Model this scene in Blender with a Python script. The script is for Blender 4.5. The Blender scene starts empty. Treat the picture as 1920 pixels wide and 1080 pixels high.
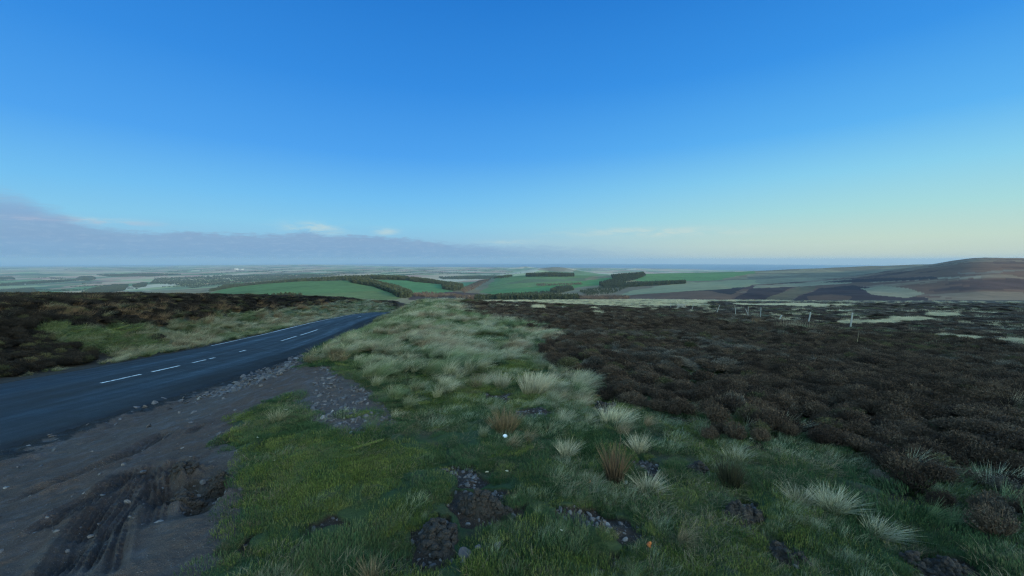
import bpy, math, random
import numpy as np
from mathutils import Vector
R = math.radians
rng = np.random.default_rng(7)
random.seed(7)
sc = bpy.context.scene
COL = sc.collection

# ------------------------------------------------------------------ camera
F = 760.0                      # focal length in pixels of the 1920 wide photograph
PITCH = math.atan(52.0 / F)
CP, SP = math.cos(PITCH), math.sin(PITCH)
EYE = 1.6
cam = bpy.data.objects.new('camera', bpy.data.cameras.new('camera'))
COL.objects.link(cam)
cam.location = (0, 0, EYE)
cam.rotation_euler = (R(90) - PITCH, 0, 0)
cam.data.sensor_width = 36
cam.data.lens = F / 1920 * 36
cam.data.clip_start = 0.05
cam.data.clip_end = 200000
sc.camera = cam

# ------------------------------------------------------------------ light
SUN_AZ, SUN_EL = R(140), R(6.5)          # clockwise from the view direction, low behind the added, unseen rise
sun = bpy.data.objects.new('sun', bpy.data.lights.new('sun', 'SUN'))
COL.objects.link(sun)
sun.data.energy = 4.6
sun.data.angle = R(0.5)
sun.data.color = (1.0, 0.78, 0.52)
sdir = Vector((math.sin(SUN_AZ) * math.cos(SUN_EL), math.cos(SUN_AZ) * math.cos(SUN_EL), math.sin(SUN_EL)))
sun.rotation_euler = sdir.to_track_quat('Z', 'Y').to_euler()
sun.location = sdir * 500

vs = sc.view_settings
vs.view_transform = 'Standard'; vs.look = 'None'; vs.gamma = 1; vs.exposure = 0.0
vs.use_curve_mapping = False
sc.cycles.use_denoising = True
sc.cycles.denoiser = 'OPENIMAGEDENOISE'; sc.cycles.denoising_input_passes = 'RGB_ALBEDO_NORMAL'; sc.cycles.denoising_prefilter = 'NONE'
sc.cycles.use_adaptive_sampling = False
sc.cycles.pixel_filter_type = 'BLACKMAN_HARRIS'; sc.cycles.filter_width = 1.25
sc.cycles.max_bounces = 6; sc.cycles.diffuse_bounces = 2; sc.cycles.glossy_bounces = 2
sc.cycles.transmission_bounces = 2; sc.cycles.volume_bounces = 1; sc.cycles.transparent_max_bounces = 4
sc.cycles.caustics_reflective = False; sc.cycles.caustics_refractive = False


def lin(r, g, b):
    f = lambda c: (c / 255) / 12.92 if c / 255 <= 0.04045 else ((c / 255 + 0.055) / 1.055) ** 2.4
    return (f(r), f(g), f(b))


class NT:
    """small node-tree builder"""
    def __init__(s, tree):
        s.t = tree; tree.nodes.clear()

    def n(s, kind, **kw):
        nd = s.t.nodes.new(kind)
        for k, v in kw.items():
            if k == 'ins':
                for kk, vv in v.items():
                    s.set(nd.inputs[kk], vv)
            else:
                setattr(nd, k, v)
        return nd

    def set(s, sock, v):
        if isinstance(v, bpy.types.NodeSocket):
            s.t.links.new(v, sock)
        elif isinstance(v, tuple) and len(v) == 3 and sock.type == 'RGBA':
            sock.default_value = (*v, 1)
        else:
            sock.default_value = v

    def m(s, op, a, b=0.0, c=0.0, clamp=False):
        nd = s.n('ShaderNodeMath', operation=op, use_clamp=clamp)
        for i, v in enumerate((a, b, c)):
            s.set(nd.inputs[i], v)
        return nd.outputs[0]

    def mix(s, f, a, b, blend='MIX'):
        nd = s.n('ShaderNodeMix', data_type='RGBA', blend_type=blend)
        s.set(nd.inputs[0], f); s.set(nd.inputs[6], a); s.set(nd.inputs[7], b)
        return nd.outputs[2]

    def ramp(s, f, stops, interp='LINEAR'):
        nd = s.n('ShaderNodeValToRGB')
        cr = nd.color_ramp; cr.interpolation = interp
        while len(cr.elements) < len(stops):
            cr.elements.new(0.5)
        for e, (p, c) in zip(cr.elements, stops):
            e.position = p
            e.color = (*c, 1) if isinstance(c, tuple) else (c, c, c, 1)
        s.set(nd.inputs[0], f)
        return nd.outputs[0]

    def step(s, x, a, b):
        nd = s.n('ShaderNodeMapRange', interpolation_type='SMOOTHSTEP')
        s.set(nd.inputs[0], x); s.set(nd.inputs[1], a); s.set(nd.inputs[2], b)
        return nd.outputs[0]

    def noise(s, vec, scale, detail=4, rough=0.55, dist=0.0):
        nd = s.n('ShaderNodeTexNoise')
        if vec is not None:
            s.set(nd.inputs['Vector'], vec)
        nd.inputs['Scale'].default_value = scale; nd.inputs['Detail'].default_value = detail
        nd.inputs['Roughness'].default_value = rough; nd.inputs['Distortion'].default_value = dist
        return nd.outputs[0]

    def xyz(s, x, y, z):
        nd = s.n('ShaderNodeCombineXYZ')
        for i, v in enumerate((x, y, z)):
            s.set(nd.inputs[i], v)
        return nd.outputs[0]

    def attr(s, name, out='Fac'):
        return s.n('ShaderNodeAttribute', attribute_name=name).outputs[out]


# ------------------------------------------------------------------ sky
world = bpy.data.worlds.new('World'); sc.world = world
world.use_nodes = True
w = NT(world.node_tree)
sky = w.n('ShaderNodeTexSky', sky_type='NISHITA')
sky.sun_disc = False; sky.sun_elevation = SUN_EL; sky.sun_rotation = SUN_AZ
sky.altitude = 400; sky.air_density = 1.0; sky.dust_density = 0.6; sky.ozone_density = 3.0
gen = w.n('ShaderNodeTexCoord').outputs['Generated']
sep = w.n('ShaderNodeSeparateXYZ', ins={0: gen})
gx, gy, gz = sep.outputs
el = w.m('MULTIPLY', w.m('ARCSINE', gz), 180 / math.pi)                # elevation in degrees
az = w.m('MULTIPLY', w.m('ARCTAN2', gx, gy), 180 / math.pi)            # azimuth, right positive
SK = 10.0     # sky values below are radiances x10, the Background strength is 0.1
S = lambda r, g, b: tuple(c for c in lin(r, g, b))
e01 = w.m('DIVIDE', el, 40.0, clamp=True)
left = w.ramp(e01, [(0.0, S(132, 178, 216)), (0.06, S(136, 188, 222)), (0.12, S(128, 196, 232)), (0.20, S(108, 186, 238)), (0.34, S(72, 158, 236)),
                    (0.55, S(46, 136, 223)), (0.80, S(30, 118, 206)), (1.0, S(26, 110, 200))])
right = w.ramp(e01, [(0.0, S(196, 208, 194)), (0.06, S(194, 217, 203)), (0.14, S(166, 217, 220)), (0.24, S(135, 206, 236)), (0.36, S(90, 177, 241)),
                     (0.55, S(54, 146, 230)), (0.80, S(34, 122, 210)), (1.0, S(26, 110, 200))])
azf = w.step(az, -20.0, 48.0)
grad = w.mix(azf, left, right)
# towards the sun, behind the camera, the Nishita glow is boosted and warmed as unseen fill for the ground
nish = w.mix(1.0, sky.outputs[0], (1.95, 1.66, 1.12), 'MULTIPLY')
behind = w.step(gy, 0.35, -0.35)
clear = w.mix(w.m('MULTIPLY', behind, 0.9), w.mix(0.006, grad, nish), nish)
# cloud bank low on the left, thinning to the right
fc = w.n('ShaderNodeFloatCurve')
pts = [(-70, 7.2), (-58, 6.6), (-51.6, 6.0), (-49.8, 5.6), (-47.4, 4.2), (-45, 3.2), (-41, 2.95), (-36.4, 3.1), (-32.3, 3.05), (-27.8, 3.4),
       (-22.8, 3.3), (-18.9, 3.25), (-11.9, 2.8), (-6.8, 2.1), (-2, 1.9), (10, 1.8), (17.5, 1.3), (24, 0.8), (40, 0.4), (60, 0.3)]
cv = fc.mapping.curves[0]
while len(cv.points) < len(pts):
    cv.points.new(0.5, 0.5)
for p_, (a_, e_) in zip(cv.points, pts):
    p_.location = ((a_ + 75) / 150, e_ / 10); p_.handle_type = 'VECTOR'
fc.mapping.update()
w.set(fc.inputs[1], w.m('DIVIDE', w.m('ADD', az, 75.0), 150.0))
top = w.m('MULTIPLY', fc.outputs[0], 10.0)
cvec = w.xyz(w.m('MULTIPLY', az, 0.32), w.m('MULTIPLY', el, 1.6), 0.0)
cn = w.noise(cvec, 1.0, 6, 0.55, 0.3)
cn2 = w.noise(w.xyz(w.m('MULTIPLY', az, 0.10), w.m('MULTIPLY', el, 1.1), 3.0), 1.0, 5, 0.6, 0.2)
cn3 = w.noise(w.xyz(w.m('MULTIPLY', az, 0.85), w.m('MULTIPLY', el, 3.6), 5.0), 1.0, 6, 0.62, 0.5)
edge = w.m('ADD', w.m('SUBTRACT', top, el), w.m('MULTIPLY', w.m('SUBTRACT', cn, 0.5), 1.7))
edge = w.m('ADD', edge, w.m('MULTIPLY', w.m('SUBTRACT', cn3, 0.5), 1.3))
soft = w.m('ADD', 0.6, w.m('ADD', w.m('MULTIPLY', w.step(az, -40.0, -54.0), 1.5), w.m('MULTIPLY', w.step(az, -12.0, 6.0), 0.9)))
bank = w.step(w.m('DIVIDE', edge, soft), -0.45, 0.75)
bank = w.m('MULTIPLY', bank, w.m('SUBTRACT', 1.0, w.m('MULTIPLY', w.step(az, -10.0, 30.0), 0.92)))
bank = w.m('MULTIPLY', bank, w.m('ADD', 0.62, w.m('MULTIPLY', cn2, 0.35)))
el4 = w.m('DIVIDE', el, 6.0, clamp=True)
bankcol = w.ramp(el4, [(0.0, S(112, 156, 196)), (0.25, S(126, 162, 200)), (0.5, S(132, 161, 197)), (0.75, S(134, 164, 203)), (1.0, S(142, 176, 212))])
bankcol = w.mix(w.m('MULTIPLY', w.step(cn3, 0.48, 0.68), 0.35), bankcol, S(156, 182, 208))
# lit cream crests on the bank and thin streaks on the right
def blob(a0, aw, e0, ew):
    da = w.m('DIVIDE', w.m('SUBTRACT', az, a0), aw); de = w.m('DIVIDE', w.m('SUBTRACT', el, e0), ew)
    return w.m('EXPONENT', w.m('MULTIPLY', w.m('ADD', w.m('MULTIPLY', da, da), w.m('MULTIPLY', de, de)), -1.0))
cf = w.noise(w.xyz(w.m('MULTIPLY', az, 0.28), w.m('MULTIPLY', el, 1.3), 8.0), 1.0, 6, 0.6, 0.4)
cream = w.m('MULTIPLY', blob(-26.0, 3.2, 4.0, 0.75), 1.0)
cream = w.m('ADD', cream, w.m('MULTIPLY', blob(-17.3, 1.5, 3.85, 0.45), 0.9))
cream = w.m('ADD', cream, w.m('MULTIPLY', blob(20.0, 11.0, 3.55, 0.45), 0.85))
cream = w.m('ADD', cream, w.m('MULTIPLY', blob(17.0, 9.0, 4.1, 0.3), 0.5))
cream = w.m('ADD', cream, w.m('MULTIPLY', blob(0.5, 4.0, 2.5, 0.3), 0.6))
cream = w.m('ADD', cream, w.m('MULTIPLY', blob(-46.5, 4.0, 3.9, 0.3), 0.6))
cream = w.m('ADD', cream, w.m('MULTIPLY', blob(36.0, 12.0, 1.8, 0.25), 0.45))
cream = w.m('MULTIPLY', cream, w.step(cf, 0.36, 0.66))
cols = w.mix(w.m('MULTIPLY', cream, 0.75, clamp=True), clear, S(206, 220, 214))
cols = w.mix(bank, cols, bankcol)
wisp = w.m('MULTIPLY', blob(-47.0, 6.0, 3.75, 0.25), w.step(cf, 0.42, 0.62))
cols = w.mix(w.m('MULTIPLY', wisp, 0.6), cols, S(176, 188, 212))
# below the horizon
cols = w.mix(w.step(el, -0.3, -3.0), cols, (0.05, 0.07, 0.09))
cols = w.mix(1.0, cols, (SK, SK, SK), 'MULTIPLY')
bg = w.n('ShaderNodeBackground', ins={'Color': cols, 'Strength': 0.1})
w.t.links.new(bg.outputs[0], w.n('ShaderNodeOutputWorld').inputs['Surface'])
for n_ in w.t.nodes:
    if n_.type == 'MIX':
        n_.clamp_result = False


# ------------------------------------------------------------------ numeric helpers
def ray(px, py):
    u = (np.asarray(px, float) - 960) / F; v = (540 - np.asarray(py, float)) / F
    return u, CP + v * SP, -SP + v * CP


def project(X, Y, Z):
    z = Z - EYE
    d = np.maximum(Y * CP - z * SP, 1e-3)
    return 960 + F * X / d, 540 - F * (Y * SP + z * CP) / d


def smooth(a, b, x):
    t = np.clip((x - a) / (b - a), 0, 1)
    return t * t * (3 - 2 * t)


def vnoise(x, y, seed=0):
    xi = np.floor(x).astype(np.int64); yi = np.floor(y).astype(np.int64)
    fx = x - xi; fy = y - yi
    fx = fx * fx * fx * (fx * (fx * 6 - 15) + 10); fy = fy * fy * fy * (fy * (fy * 6 - 15) + 10)

    def h(a, b):
        n = (a * 374761393 + b * 668265263 + seed * 974634777) & 0xFFFFFFFF
        n = ((n ^ (n >> 13)) * 1274126177) & 0xFFFFFFFF
        n = n ^ (n >> 16)
        return (n & 0xFFFF) / 65535.0
    a = h(xi, yi); b = h(xi + 1, yi); c = h(xi, yi + 1); d = h(xi + 1, yi + 1)
    return (a + (b - a) * fx) * (1 - fy) + (c + (d - c) * fx) * fy


def fbm(x, y, oct=4, seed=0, gain=0.5):
    s = 0; a = 1; t = 0
    for o in range(oct):
        s = s + a * (vnoise(x * 2 ** o + o * 17.3, y * 2 ** o - o * 9.1, seed + o) - 0.5); t += a; a *= gain
    return s / t * 2          # about -1..1


def inpoly(px, py, poly):
    px = np.asarray(px); py = np.asarray(py)
    ins = np.zeros(px.shape, bool)
    n = len(poly)
    for i in range(n):
        x1, y1 = poly[i]; x2, y2 = poly[(i + 1) % n]
        if y1 == y2:
            continue
        c = (y1 > py) != (y2 > py)
        ins ^= c & (px < (x2 - x1) * (py - y1) / (y2 - y1) + x1)
    return ins


# ------------------------------------------------------------------ near terrain
RY = np.array([-80, -30, 0, 5, 10, 17, 25, 37, 57, 80, 120, 200.])
RX = np.array([-3, -8.2, -9.8, -9.95, -10.15, -11.0, -12.8, -16.2, -20.8, -24.6, -27.5, -24.0])
_yy = np.arange(-80, 200, 0.5)
_xx = np.interp(_yy, RY, RX)
_k = np.exp(-np.linspace(-2, 2, 33) ** 2); _k /= _k.sum()
_xx = np.convolve(np.pad(_xx, 16, mode='edge'), _k, mode='valid')
road_x = lambda Y: np.interp(Y, _yy, _xx)
_dx = np.gradient(_xx, 0.5)
road_cos = lambda Y: 1 / np.sqrt(1 + np.interp(Y, _yy, _dx) ** 2)
def road_z(Y):
    return -0.5 - 0.1 * Y - 0.0007 * np.maximum(Y - 62, 0) ** 2
def road_d(X, Y):
    return (X - road_x(Y)) * road_cos(Y)

LY = np.array([-60, -20, 0, 15, 30, 45, 80, 130, 200, 400, 1200.])
LZ = np.array([5.0, 2.2, 1.0, 0.1, -0.95, -2.3, -6.0, -11.9, -24, -85, -260])
BA = np.array([-40, -19, -11.3, 0, 10.4, 22.8, 37.3, 51.3, 70, 110, 150])
BR = np.array([90, 70, 46, 42, 42.7, 38, 28, 22.4, 20, 60, 200])

def N0(X, Y):
    """smooth near terrain"""
    Yf = np.maximum(Y, -60)
    zc = -0.065 * Yf - 0.03 * np.clip(X, -40, 60)
    Rr = np.hypot(X, Y); A = np.degrees(np.arctan2(X, Y))
    rb = np.interp(A, BA, BR)
    L = -0.9 - 0.09 * Y - 0.00045 * np.maximum(Y - 300, 0) ** 2
    L = np.maximum(L, -320)
    L = np.where(Y < 0, -0.9, L)
    zc = zc + (L - zc) * smooth(rb * 0.93, rb * 1.32 + 3, Rr)
    zr = road_z(np.clip(Y, -60, 400)); zr = np.maximum(zr, -200)
    d = road_d(X, Y)
    zl = np.interp(Y, LY, LZ)
    out = np.clip((9.0 - 2.6 * smooth(2, 10, Y)) + 2.0 * smooth(14, 30, Y), 5, 12)
    wr = smooth(3.0, out, d)
    wl = smooth(-3.0, -9.5, d)
    z = zr + (zc - zr) * wr
    z = z + (zl - z) * wl
    z = z - 0.20 * smooth(9, 18, Rr) * smooth(4, 10, np.abs(d))
    # unseen rise added behind and to the right, shaped to block the low sun
    cx, cy = 640 * math.sin(SUN_AZ), 640 * math.cos(SUN_AZ)
    px = (X - cx) * math.sin(SUN_AZ) + (Y - cy) * math.cos(SUN_AZ)
    py = -(X - cx) * math.cos(SUN_AZ) + (Y - cy) * math.sin(SUN_AZ)
    z = z + 125 * np.exp(-(px / 125) ** 2 / 2 - (py / 300) ** 2 / 2) * smooth(0, 120, Rr)
    return z

def unproj(px, py, it=40):
    """pixel of the photograph -> point on the smooth near terrain"""
    dx, dy, dz = ray(px, py)
    t = np.geomspace(0.8, 600, 1500)
    zz = EYE + t * dz
    g = N0(t * dx, t * dy) - zz
    i = int(np.argmax(g > 0))
    t0, t1 = t[max(i - 1, 0)], t[i]
    for _ in range(it):
        tm = (t0 + t1) / 2
        if N0(np.array(tm * dx), np.array(tm * dy)) > EYE + tm * dz:
            t1 = tm
        else:
            t0 = tm
    return np.array([t1 * dx, t1 * dy, EYE + t1 * dz])

# outlines of the ground cover, drawn as seen in the photograph and laid on the ground
HEATHER_R = [(800, 560), (850, 574), (905, 592), (960, 607), (1010, 618), (1062, 636), (1040, 652), (1010, 655), (1050, 690), (1130, 705), (1140, 742), (1195, 772),
             (1250, 785), (1330, 800), (1350, 835), (1440, 850), (1520, 872), (1600, 905), (1700, 975), (1800, 1010), (1940, 1060), (2600, 1200), (2600, 500), (800, 500)]
PALE_R = [(720, 592), (760, 578), (840, 560), (905, 590), (1010, 616), (1065, 634), (1042, 655), (1000, 655), (960, 682), (905, 705), (850, 745), (790, 775), (735, 760), (690, 735), (560, 693), (650, 640)]
DIRT = [(-900, 800), (0, 790), (345, 690), (560, 640), (640, 625), (610, 668), (560, 690), (640, 690), (705, 738), (745, 790), (660, 822), (590, 795), (540, 745), (420, 785), (400, 830), (460, 870), (440, 930), (420, 1000), (390, 1090), (330, 1500), (-900, 1500)]
BARE = [[(840, 868), (860, 870), (900, 870), (900, 905), (870, 920), (848, 910)], [(965, 768), (1000, 762), (1030, 770), (1025, 790), (985, 790)],
        [(910, 735), (960, 735), (965, 752), (920, 755)], [(1180, 860), (1215, 855), (1245, 885), (1225, 900), (1190, 885)],
        [(1030, 960), (1110, 945), (1200, 975), (1215, 1010), (1160, 1040), (1120, 1000), (1060, 985)], [(780, 975), (830, 965), (860, 990), (850, 1050), (800, 1050), (770, 1000)],
        [(840, 935), (905, 935), (1000, 955), (960, 975), (880, 960)], [(740, 1020), (790, 1010), (785, 1080), (745, 1080)], [(1120, 755), (1150, 752), (1155, 765), (1115, 765)],
        [(470, 990), (500, 990), (495, 1030), (465, 1030)], [(590, 975), (640, 965), (635, 990), (590, 1000)], [(1120, 1030), (1150, 1030), (1150, 1075), (1120, 1070)]]
MOUNDS = [(1305, 881, 40), (1395, 966, 72), (1472, 1040, 80), (1760, 1058, 105), (1134, 759, 42), (905, 952, 105), (822, 1000, 80), (372, 925, 90)]
GREEN_L = [(60, 628), (150, 610), (260, 618), (310, 635), (270, 655), (180, 655), (80, 650)]
PALE_L = [(150, 640), (240, 622), (330, 600), (430, 590), (560, 578), (690, 562), (745, 578), (650, 590), (560, 605), (440, 635), (330, 658), (250, 668), (200, 660), (300, 640)]
TAN_L = [(-600, 580), (0, 582), (160, 578), (330, 576), (470, 578), (560, 570), (700, 558), (690, 566), (560, 582), (430, 592), (320, 602), (200, 604), (0, 606), (-600, 620)]
STRIPS = [[(1370, 570), (1420, 571), (1500, 571), (1600, 575), (1590, 579), (1480, 576), (1400, 574)], [(1570, 606), (1600, 606), (1680, 604), (1685, 609), (1600, 616), (1575, 614)],
          [(1670, 599), (1750, 601), (1745, 606), (1690, 605)], [(1680, 622), (1720, 622), (1780, 632), (1840, 638), (1835, 644), (1760, 638), (1700, 632)], [(1860, 640), (1940, 648), (1940, 655), (1890, 652)],
          [(1050, 560), (1480, 561), (1480, 564), (1050, 563)], [(1440, 593), (1470, 594), (1485, 604), (1455, 606)], [(1000, 577), (1020, 579), (1018, 583), (1000, 581)], [(1105, 578), (1112, 583), (1140, 588), (1135, 592), (1110, 588)],
          [(1740, 588), (1800, 590), (1790, 598), (1740, 596)], [(1195, 655), (1260, 660), (1255, 667), (1200, 665)]]

def cover(X, Y, Z=None, warp=0.28):
    """ground cover weights at world points: dict of boolean/float arrays"""
    s = np.clip(np.hypot(X, Y) / 8, 0.35, 2.5)
    wx = X + warp * s * fbm(X * 1.7 / s, Y * 1.7 / s, 3, 31)
    wy = Y + warp * s * fbm(X * 1.7 / s, Y * 1.7 / s, 3, 37)
    if Z is None:
        Z = N0(wx, wy)
    px, py = project(wx, wy, Z)
    front = Y > 0.5
    d = road_d(X, Y)
    m = {}
    rt = front & (d > 2.75)
    lf = (d < -2.6)
    m['road'] = np.abs(d) < 2.62
    wx2 = wx + 0.6 * s * fbm(X * 1.0 / s + 5, Y * 1.0 / s, 4, 41); wy2 = wy + 0.6 * s * fbm(X * 1.0 / s, Y * 1.0 / s + 5, 4, 43)
    hx, hy = project(wx2, wy2, N0(wx2, wy2))
    m['heather'] = rt & inpoly(hx, hy, HEATHER_R) | (~front & (d > 14) & (X > 2))
    m['pale'] = rt & inpoly(px, py, PALE_R)
    wx3 = X + 0.13 * fbm(X * 5, Y * 5, 4, 45); wy3 = Y + 0.13 * fbm(X * 5, Y * 5, 4, 47)
    bx, by = project(wx3, wy3, N0(wx3, wy3))
    m['dirt'] = rt & (inpoly(px * 0.45 + bx * 0.25 + hx * 0.3, py * 0.45 + by * 0.25 + hy * 0.3, DIRT) | (d < 3.4) & (Y < 22))
    b = np.zeros(X.shape, bool)
    for p in BARE:
        b |= inpoly(bx, by, p)
    for ex, ey, ew in MOUNDS:
        b |= ((bx - ex) / (ew * 0.52)) ** 2 + ((by - ey) / (ew * 0.34)) ** 2 < 1
    m['bare'] = b & rt & (Y < 9)
    st = np.zeros(X.shape, bool)
    for p in STRIPS:
        st |= inpoly(px, py, p)
    m['strip'] = st & rt & ((fbm(X * 0.22, Y * 0.10, 4, 49) > -0.10) | (np.hypot(X, Y) > 130))
    m['far'] = rt & (np.hypot(X, Y) > 60) & (px < 1330) & (Y > 75)         # pale grass flat past the brow
    m['green_l'] = lf & front & inpoly(px, py, GREEN_L) & (fbm(X * 0.5, Y * 0.5, 3, 53) > -0.12)
    m['pale_l'] = lf & front & inpoly(px, py, PALE_L)
    m['tan_l'] = lf & front & inpoly(px, py, TAN_L)
    m['left'] = lf
    m['bx'] = bx; m['by'] = by; m['px'] = px; m['py'] = py; m['d'] = d
    return m

# tyre ruts in the dirt pull-in
RUTS = [([(120, 1085), (190, 985), (255, 900), (268, 868)], 0.15), ([(90, 1085), (150, 990), (215, 905), (240, 875)], 0.10), ([(205, 1085), (225, 1010), (240, 965), (285, 905), (300, 880)], 0.06),
        ([(282, 990), (300, 930), (296, 885), (275, 868)], 0.11), ([(160, 1085), (195, 1010), (200, 985), (230, 965)], 0.035), ([(350, 815), (385, 790), (400, 785)], 0.08), ([(318, 890), (335, 870), (350, 860)], 0.08),
        ([(20, 935), (120, 900), (240, 850), (330, 800)], 0.18), ([(60, 1010), (160, 940), (280, 870)], 0.12)]
rut_lines = []
for pl, wd in RUTS:
    P = np.array([unproj(*q)[:2] for q in pl])
    tt = np.linspace(0, len(P) - 1, 40)
    Q = np.stack([np.interp(tt, range(len(P)), P[:, k]) for k in (0, 1)], 1)
    for _ in range(6):
        Q[1:-1] = (Q[:-2] + 2 * Q[1:-1] + Q[2:]) / 4
    rut_lines.append((Q, wd))
PIT = [(unproj(340, 905)[:2], 0.30, 0.10), (unproj(395, 915)[:2], 0.16, 0.10), (unproj(330, 868)[:2], 0.12, 0.09), (unproj(375, 945)[:2], 0.16, 0.06)]
LUMP = [(unproj(352, 862)[:2], 0.07, 0.10), (unproj(350, 890)[:2], 0.14, 0.07), (unproj(375, 880)[:2], 0.08, 0.07), (unproj(325, 935)[:2], 0.12, 0.05), (unproj(415, 935)[:2], 0.12, 0.05), (unproj(300, 915)[:2], 0.08, 0.05), (unproj(370, 930)[:2], 0.05, 0.06)]

def relief(X, Y, m):
    """fine shape of the near ground"""
    r = np.hypot(X, Y)
    z = np.zeros(X.shape); wet = np.zeros(X.shape)
    soft = ~m['road']
    d = m['d']
    fade = smooth(2.7, 4.2, np.abs(d))
    z += np.where(soft, 0.05 * fbm(X * 0.9, Y * 0.9, 4, 3) * fade, 0)
    z += np.where(soft & ~m['dirt'], 0.055 * fbm(X * 3.1, Y * 3.1, 4, 5) * fade, 0)
    heath = m['heather'] | (m['left'] & ~m['green_l'])
    z += np.where(heath, 0.14 * fbm(X * 0.45, Y * 0.45, 4, 9) * smooth(3, 8, np.abs(d)), 0)
    z += np.where(r > 40, 0.5 * fbm(X * 0.03, Y * 0.03, 4, 12) * smooth(40, 90, r) * smooth(3, 12, np.abs(d)), 0)
    z += np.where(m['dirt'] | m['bare'], 0.02 * fbm(X * 9, Y * 9, 4, 15), 0)
    z += np.where(m['bare'], -0.03, 0)
    nr = m['dirt'] & (r < 9)
    if nr.any():
        x = X[nr]; y = Y[nr]; dz = np.zeros(x.shape); wt = np.zeros(x.shape)
        for Q, wd in rut_lines:
            best = np.full(x.shape, 9.0); al = np.zeros(x.shape); acc = 0
            for a, b in zip(Q[:-1], Q[1:]):
                v = b - a; L = np.hypot(*v) + 1e-6
                t = np.clip(((x - a[0]) * v[0] + (y - a[1]) * v[1]) / L ** 2, 0, 1)
                dd = np.hypot(x - a[0] - t * v[0], y - a[1] - t * v[1])
                k = dd < best
                best = np.where(k, dd, best); al = np.where(k, acc + t * L, al); acc += L
            endf = smooth(0, 0.25, al) * smooth(acc, acc - 0.25, al)
            q = best / wd
            dep = 0.16 * wd + 0.014
            dz += endf * (-dep * np.exp(-(q / 0.75) ** 4) + dep * 0.7 * np.exp(-((q - 1.25) / 0.3) ** 2))
            dz += endf * 0.018 * np.exp(-(q / 0.9) ** 4) * np.cos(best * 140) * (0.75 + 0.25 * np.cos(al * 90))
            wt = np.maximum(wt, endf * np.exp(-(q / 0.95) ** 4) * (0.45 + 0.55 * np.cos(best * 140)))
        for (c, s, a) in PIT:
            wt = np.maximum(wt, np.exp(-(((x - c[0]) ** 2 + (y - c[1]) ** 2) / s ** 2) ** 1.5))
            dz -= 1.3 * a * np.exp(-(((x - c[0]) ** 2 + (y - c[1]) ** 2) / s ** 2) ** 1.5) * (1 + 0.6 * fbm(x * 7, y * 7, 3, 51))
        for (c, s, a) in LUMP:
            dz += a * np.exp(-((x - c[0]) ** 2 + (y - c[1]) ** 2) / s ** 2) * (1 + 0.9 * fbm(x * 11, y * 11, 3, 52))
        z[nr] += dz; wet[nr] = wt
    m['wet'] = wet
    # broken, stony verge of the tarmac
    z += np.where((d > 2.6) & (d < 4.2), 0.03 * fbm(X * 6, Y * 6, 3, 61) - 0.03, 0)
    return z

def ground_z(X, Y):
    m = cover(X, Y)
    return N0(X, Y) + relief(X, Y, m) - np.where(m['road'], 0.08, 0)


# ------------------------------------------------------------------ mesh helpers
def link(name, me, mat=None, parent=None):
    o = bpy.data.objects.new(name, me); COL.objects.link(o)
    if mat is not None:
        me.materials.append(mat)
    if parent is not None:
        o.parent = parent
    return o

def tag(o, label=None, cat=None, group=None, kind=None):
    for k, v in (('label', label), ('category', cat), ('group', group), ('kind', kind)):
        if v:
            o[k] = v
    return o

def mesh_from(name, V, Fc, smooth_=False):
    """V (n,3), Fc (m,4) or (m,3) numpy"""
    V = np.asarray(V, np.float32); Fc = np.asarray(Fc, np.int32)
    me = bpy.data.meshes.new(name)
    n, k = Fc.shape
    me.vertices.add(len(V)); me.vertices.foreach_set('co', V.ravel())
    me.loops.add(n * k); me.loops.foreach_set('vertex_index', Fc.ravel())
    me.polygons.add(n); me.polygons.foreach_set('loop_start', np.arange(0, n * k, k, dtype=np.int32))
    try:
        me.polygons.foreach_set('loop_total', np.full(n, k, np.int32))
    except Exception:
        pass
    me.update(calc_edges=True)
    me.polygons.foreach_set('use_smooth', np.full(n, smooth_, bool))
    me.validate()
    return me

def grid_faces(nr, nc, wrap=False):
    i = np.arange(nr - 1)[:, None]; j = np.arange(nc if wrap else nc - 1)[None, :]
    j2 = (j + 1) % nc
    a = i * nc + j; b = i * nc + j2; c = (i + 1) * nc + j2; d = (i + 1) * nc + j
    return np.stack([a, b, c, d], -1).reshape(-1, 4)

def attr_f(me, name, vals):
    a = me.attributes.new(name, 'FLOAT', 'POINT'); a.data.foreach_set('value', np.asarray(vals, np.float32).ravel())

def attr_c(me, name, rgb):
    a = me.attributes.new(name, 'FLOAT_COLOR', 'POINT')
    c = np.ones((len(rgb), 4), np.float32); c[:, :3] = rgb
    a.data.foreach_set('color', c.ravel())

def material(name):
    m = bpy.data.materials.new(name); m.use_nodes = True
    t = NT(m.node_tree)
    p = t.n('ShaderNodeBsdfPrincipled')
    t.t.links.new(p.outputs[0], t.n('ShaderNodeOutputMaterial').inputs[0])
    return m, t, p

def bump(t, p, h, strength=0.5, dist=0.02):
    b = t.n('ShaderNodeBump'); b.inputs['Strength'].default_value = strength; b.inputs['Distance'].default_value = dist
    t.set(b.inputs['Height'], h); t.t.links.new(b.outputs[0], p.inputs['Normal'])

def obj_coord(t):
    return t.n('ShaderNodeTexCoord').outputs['Object']


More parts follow.
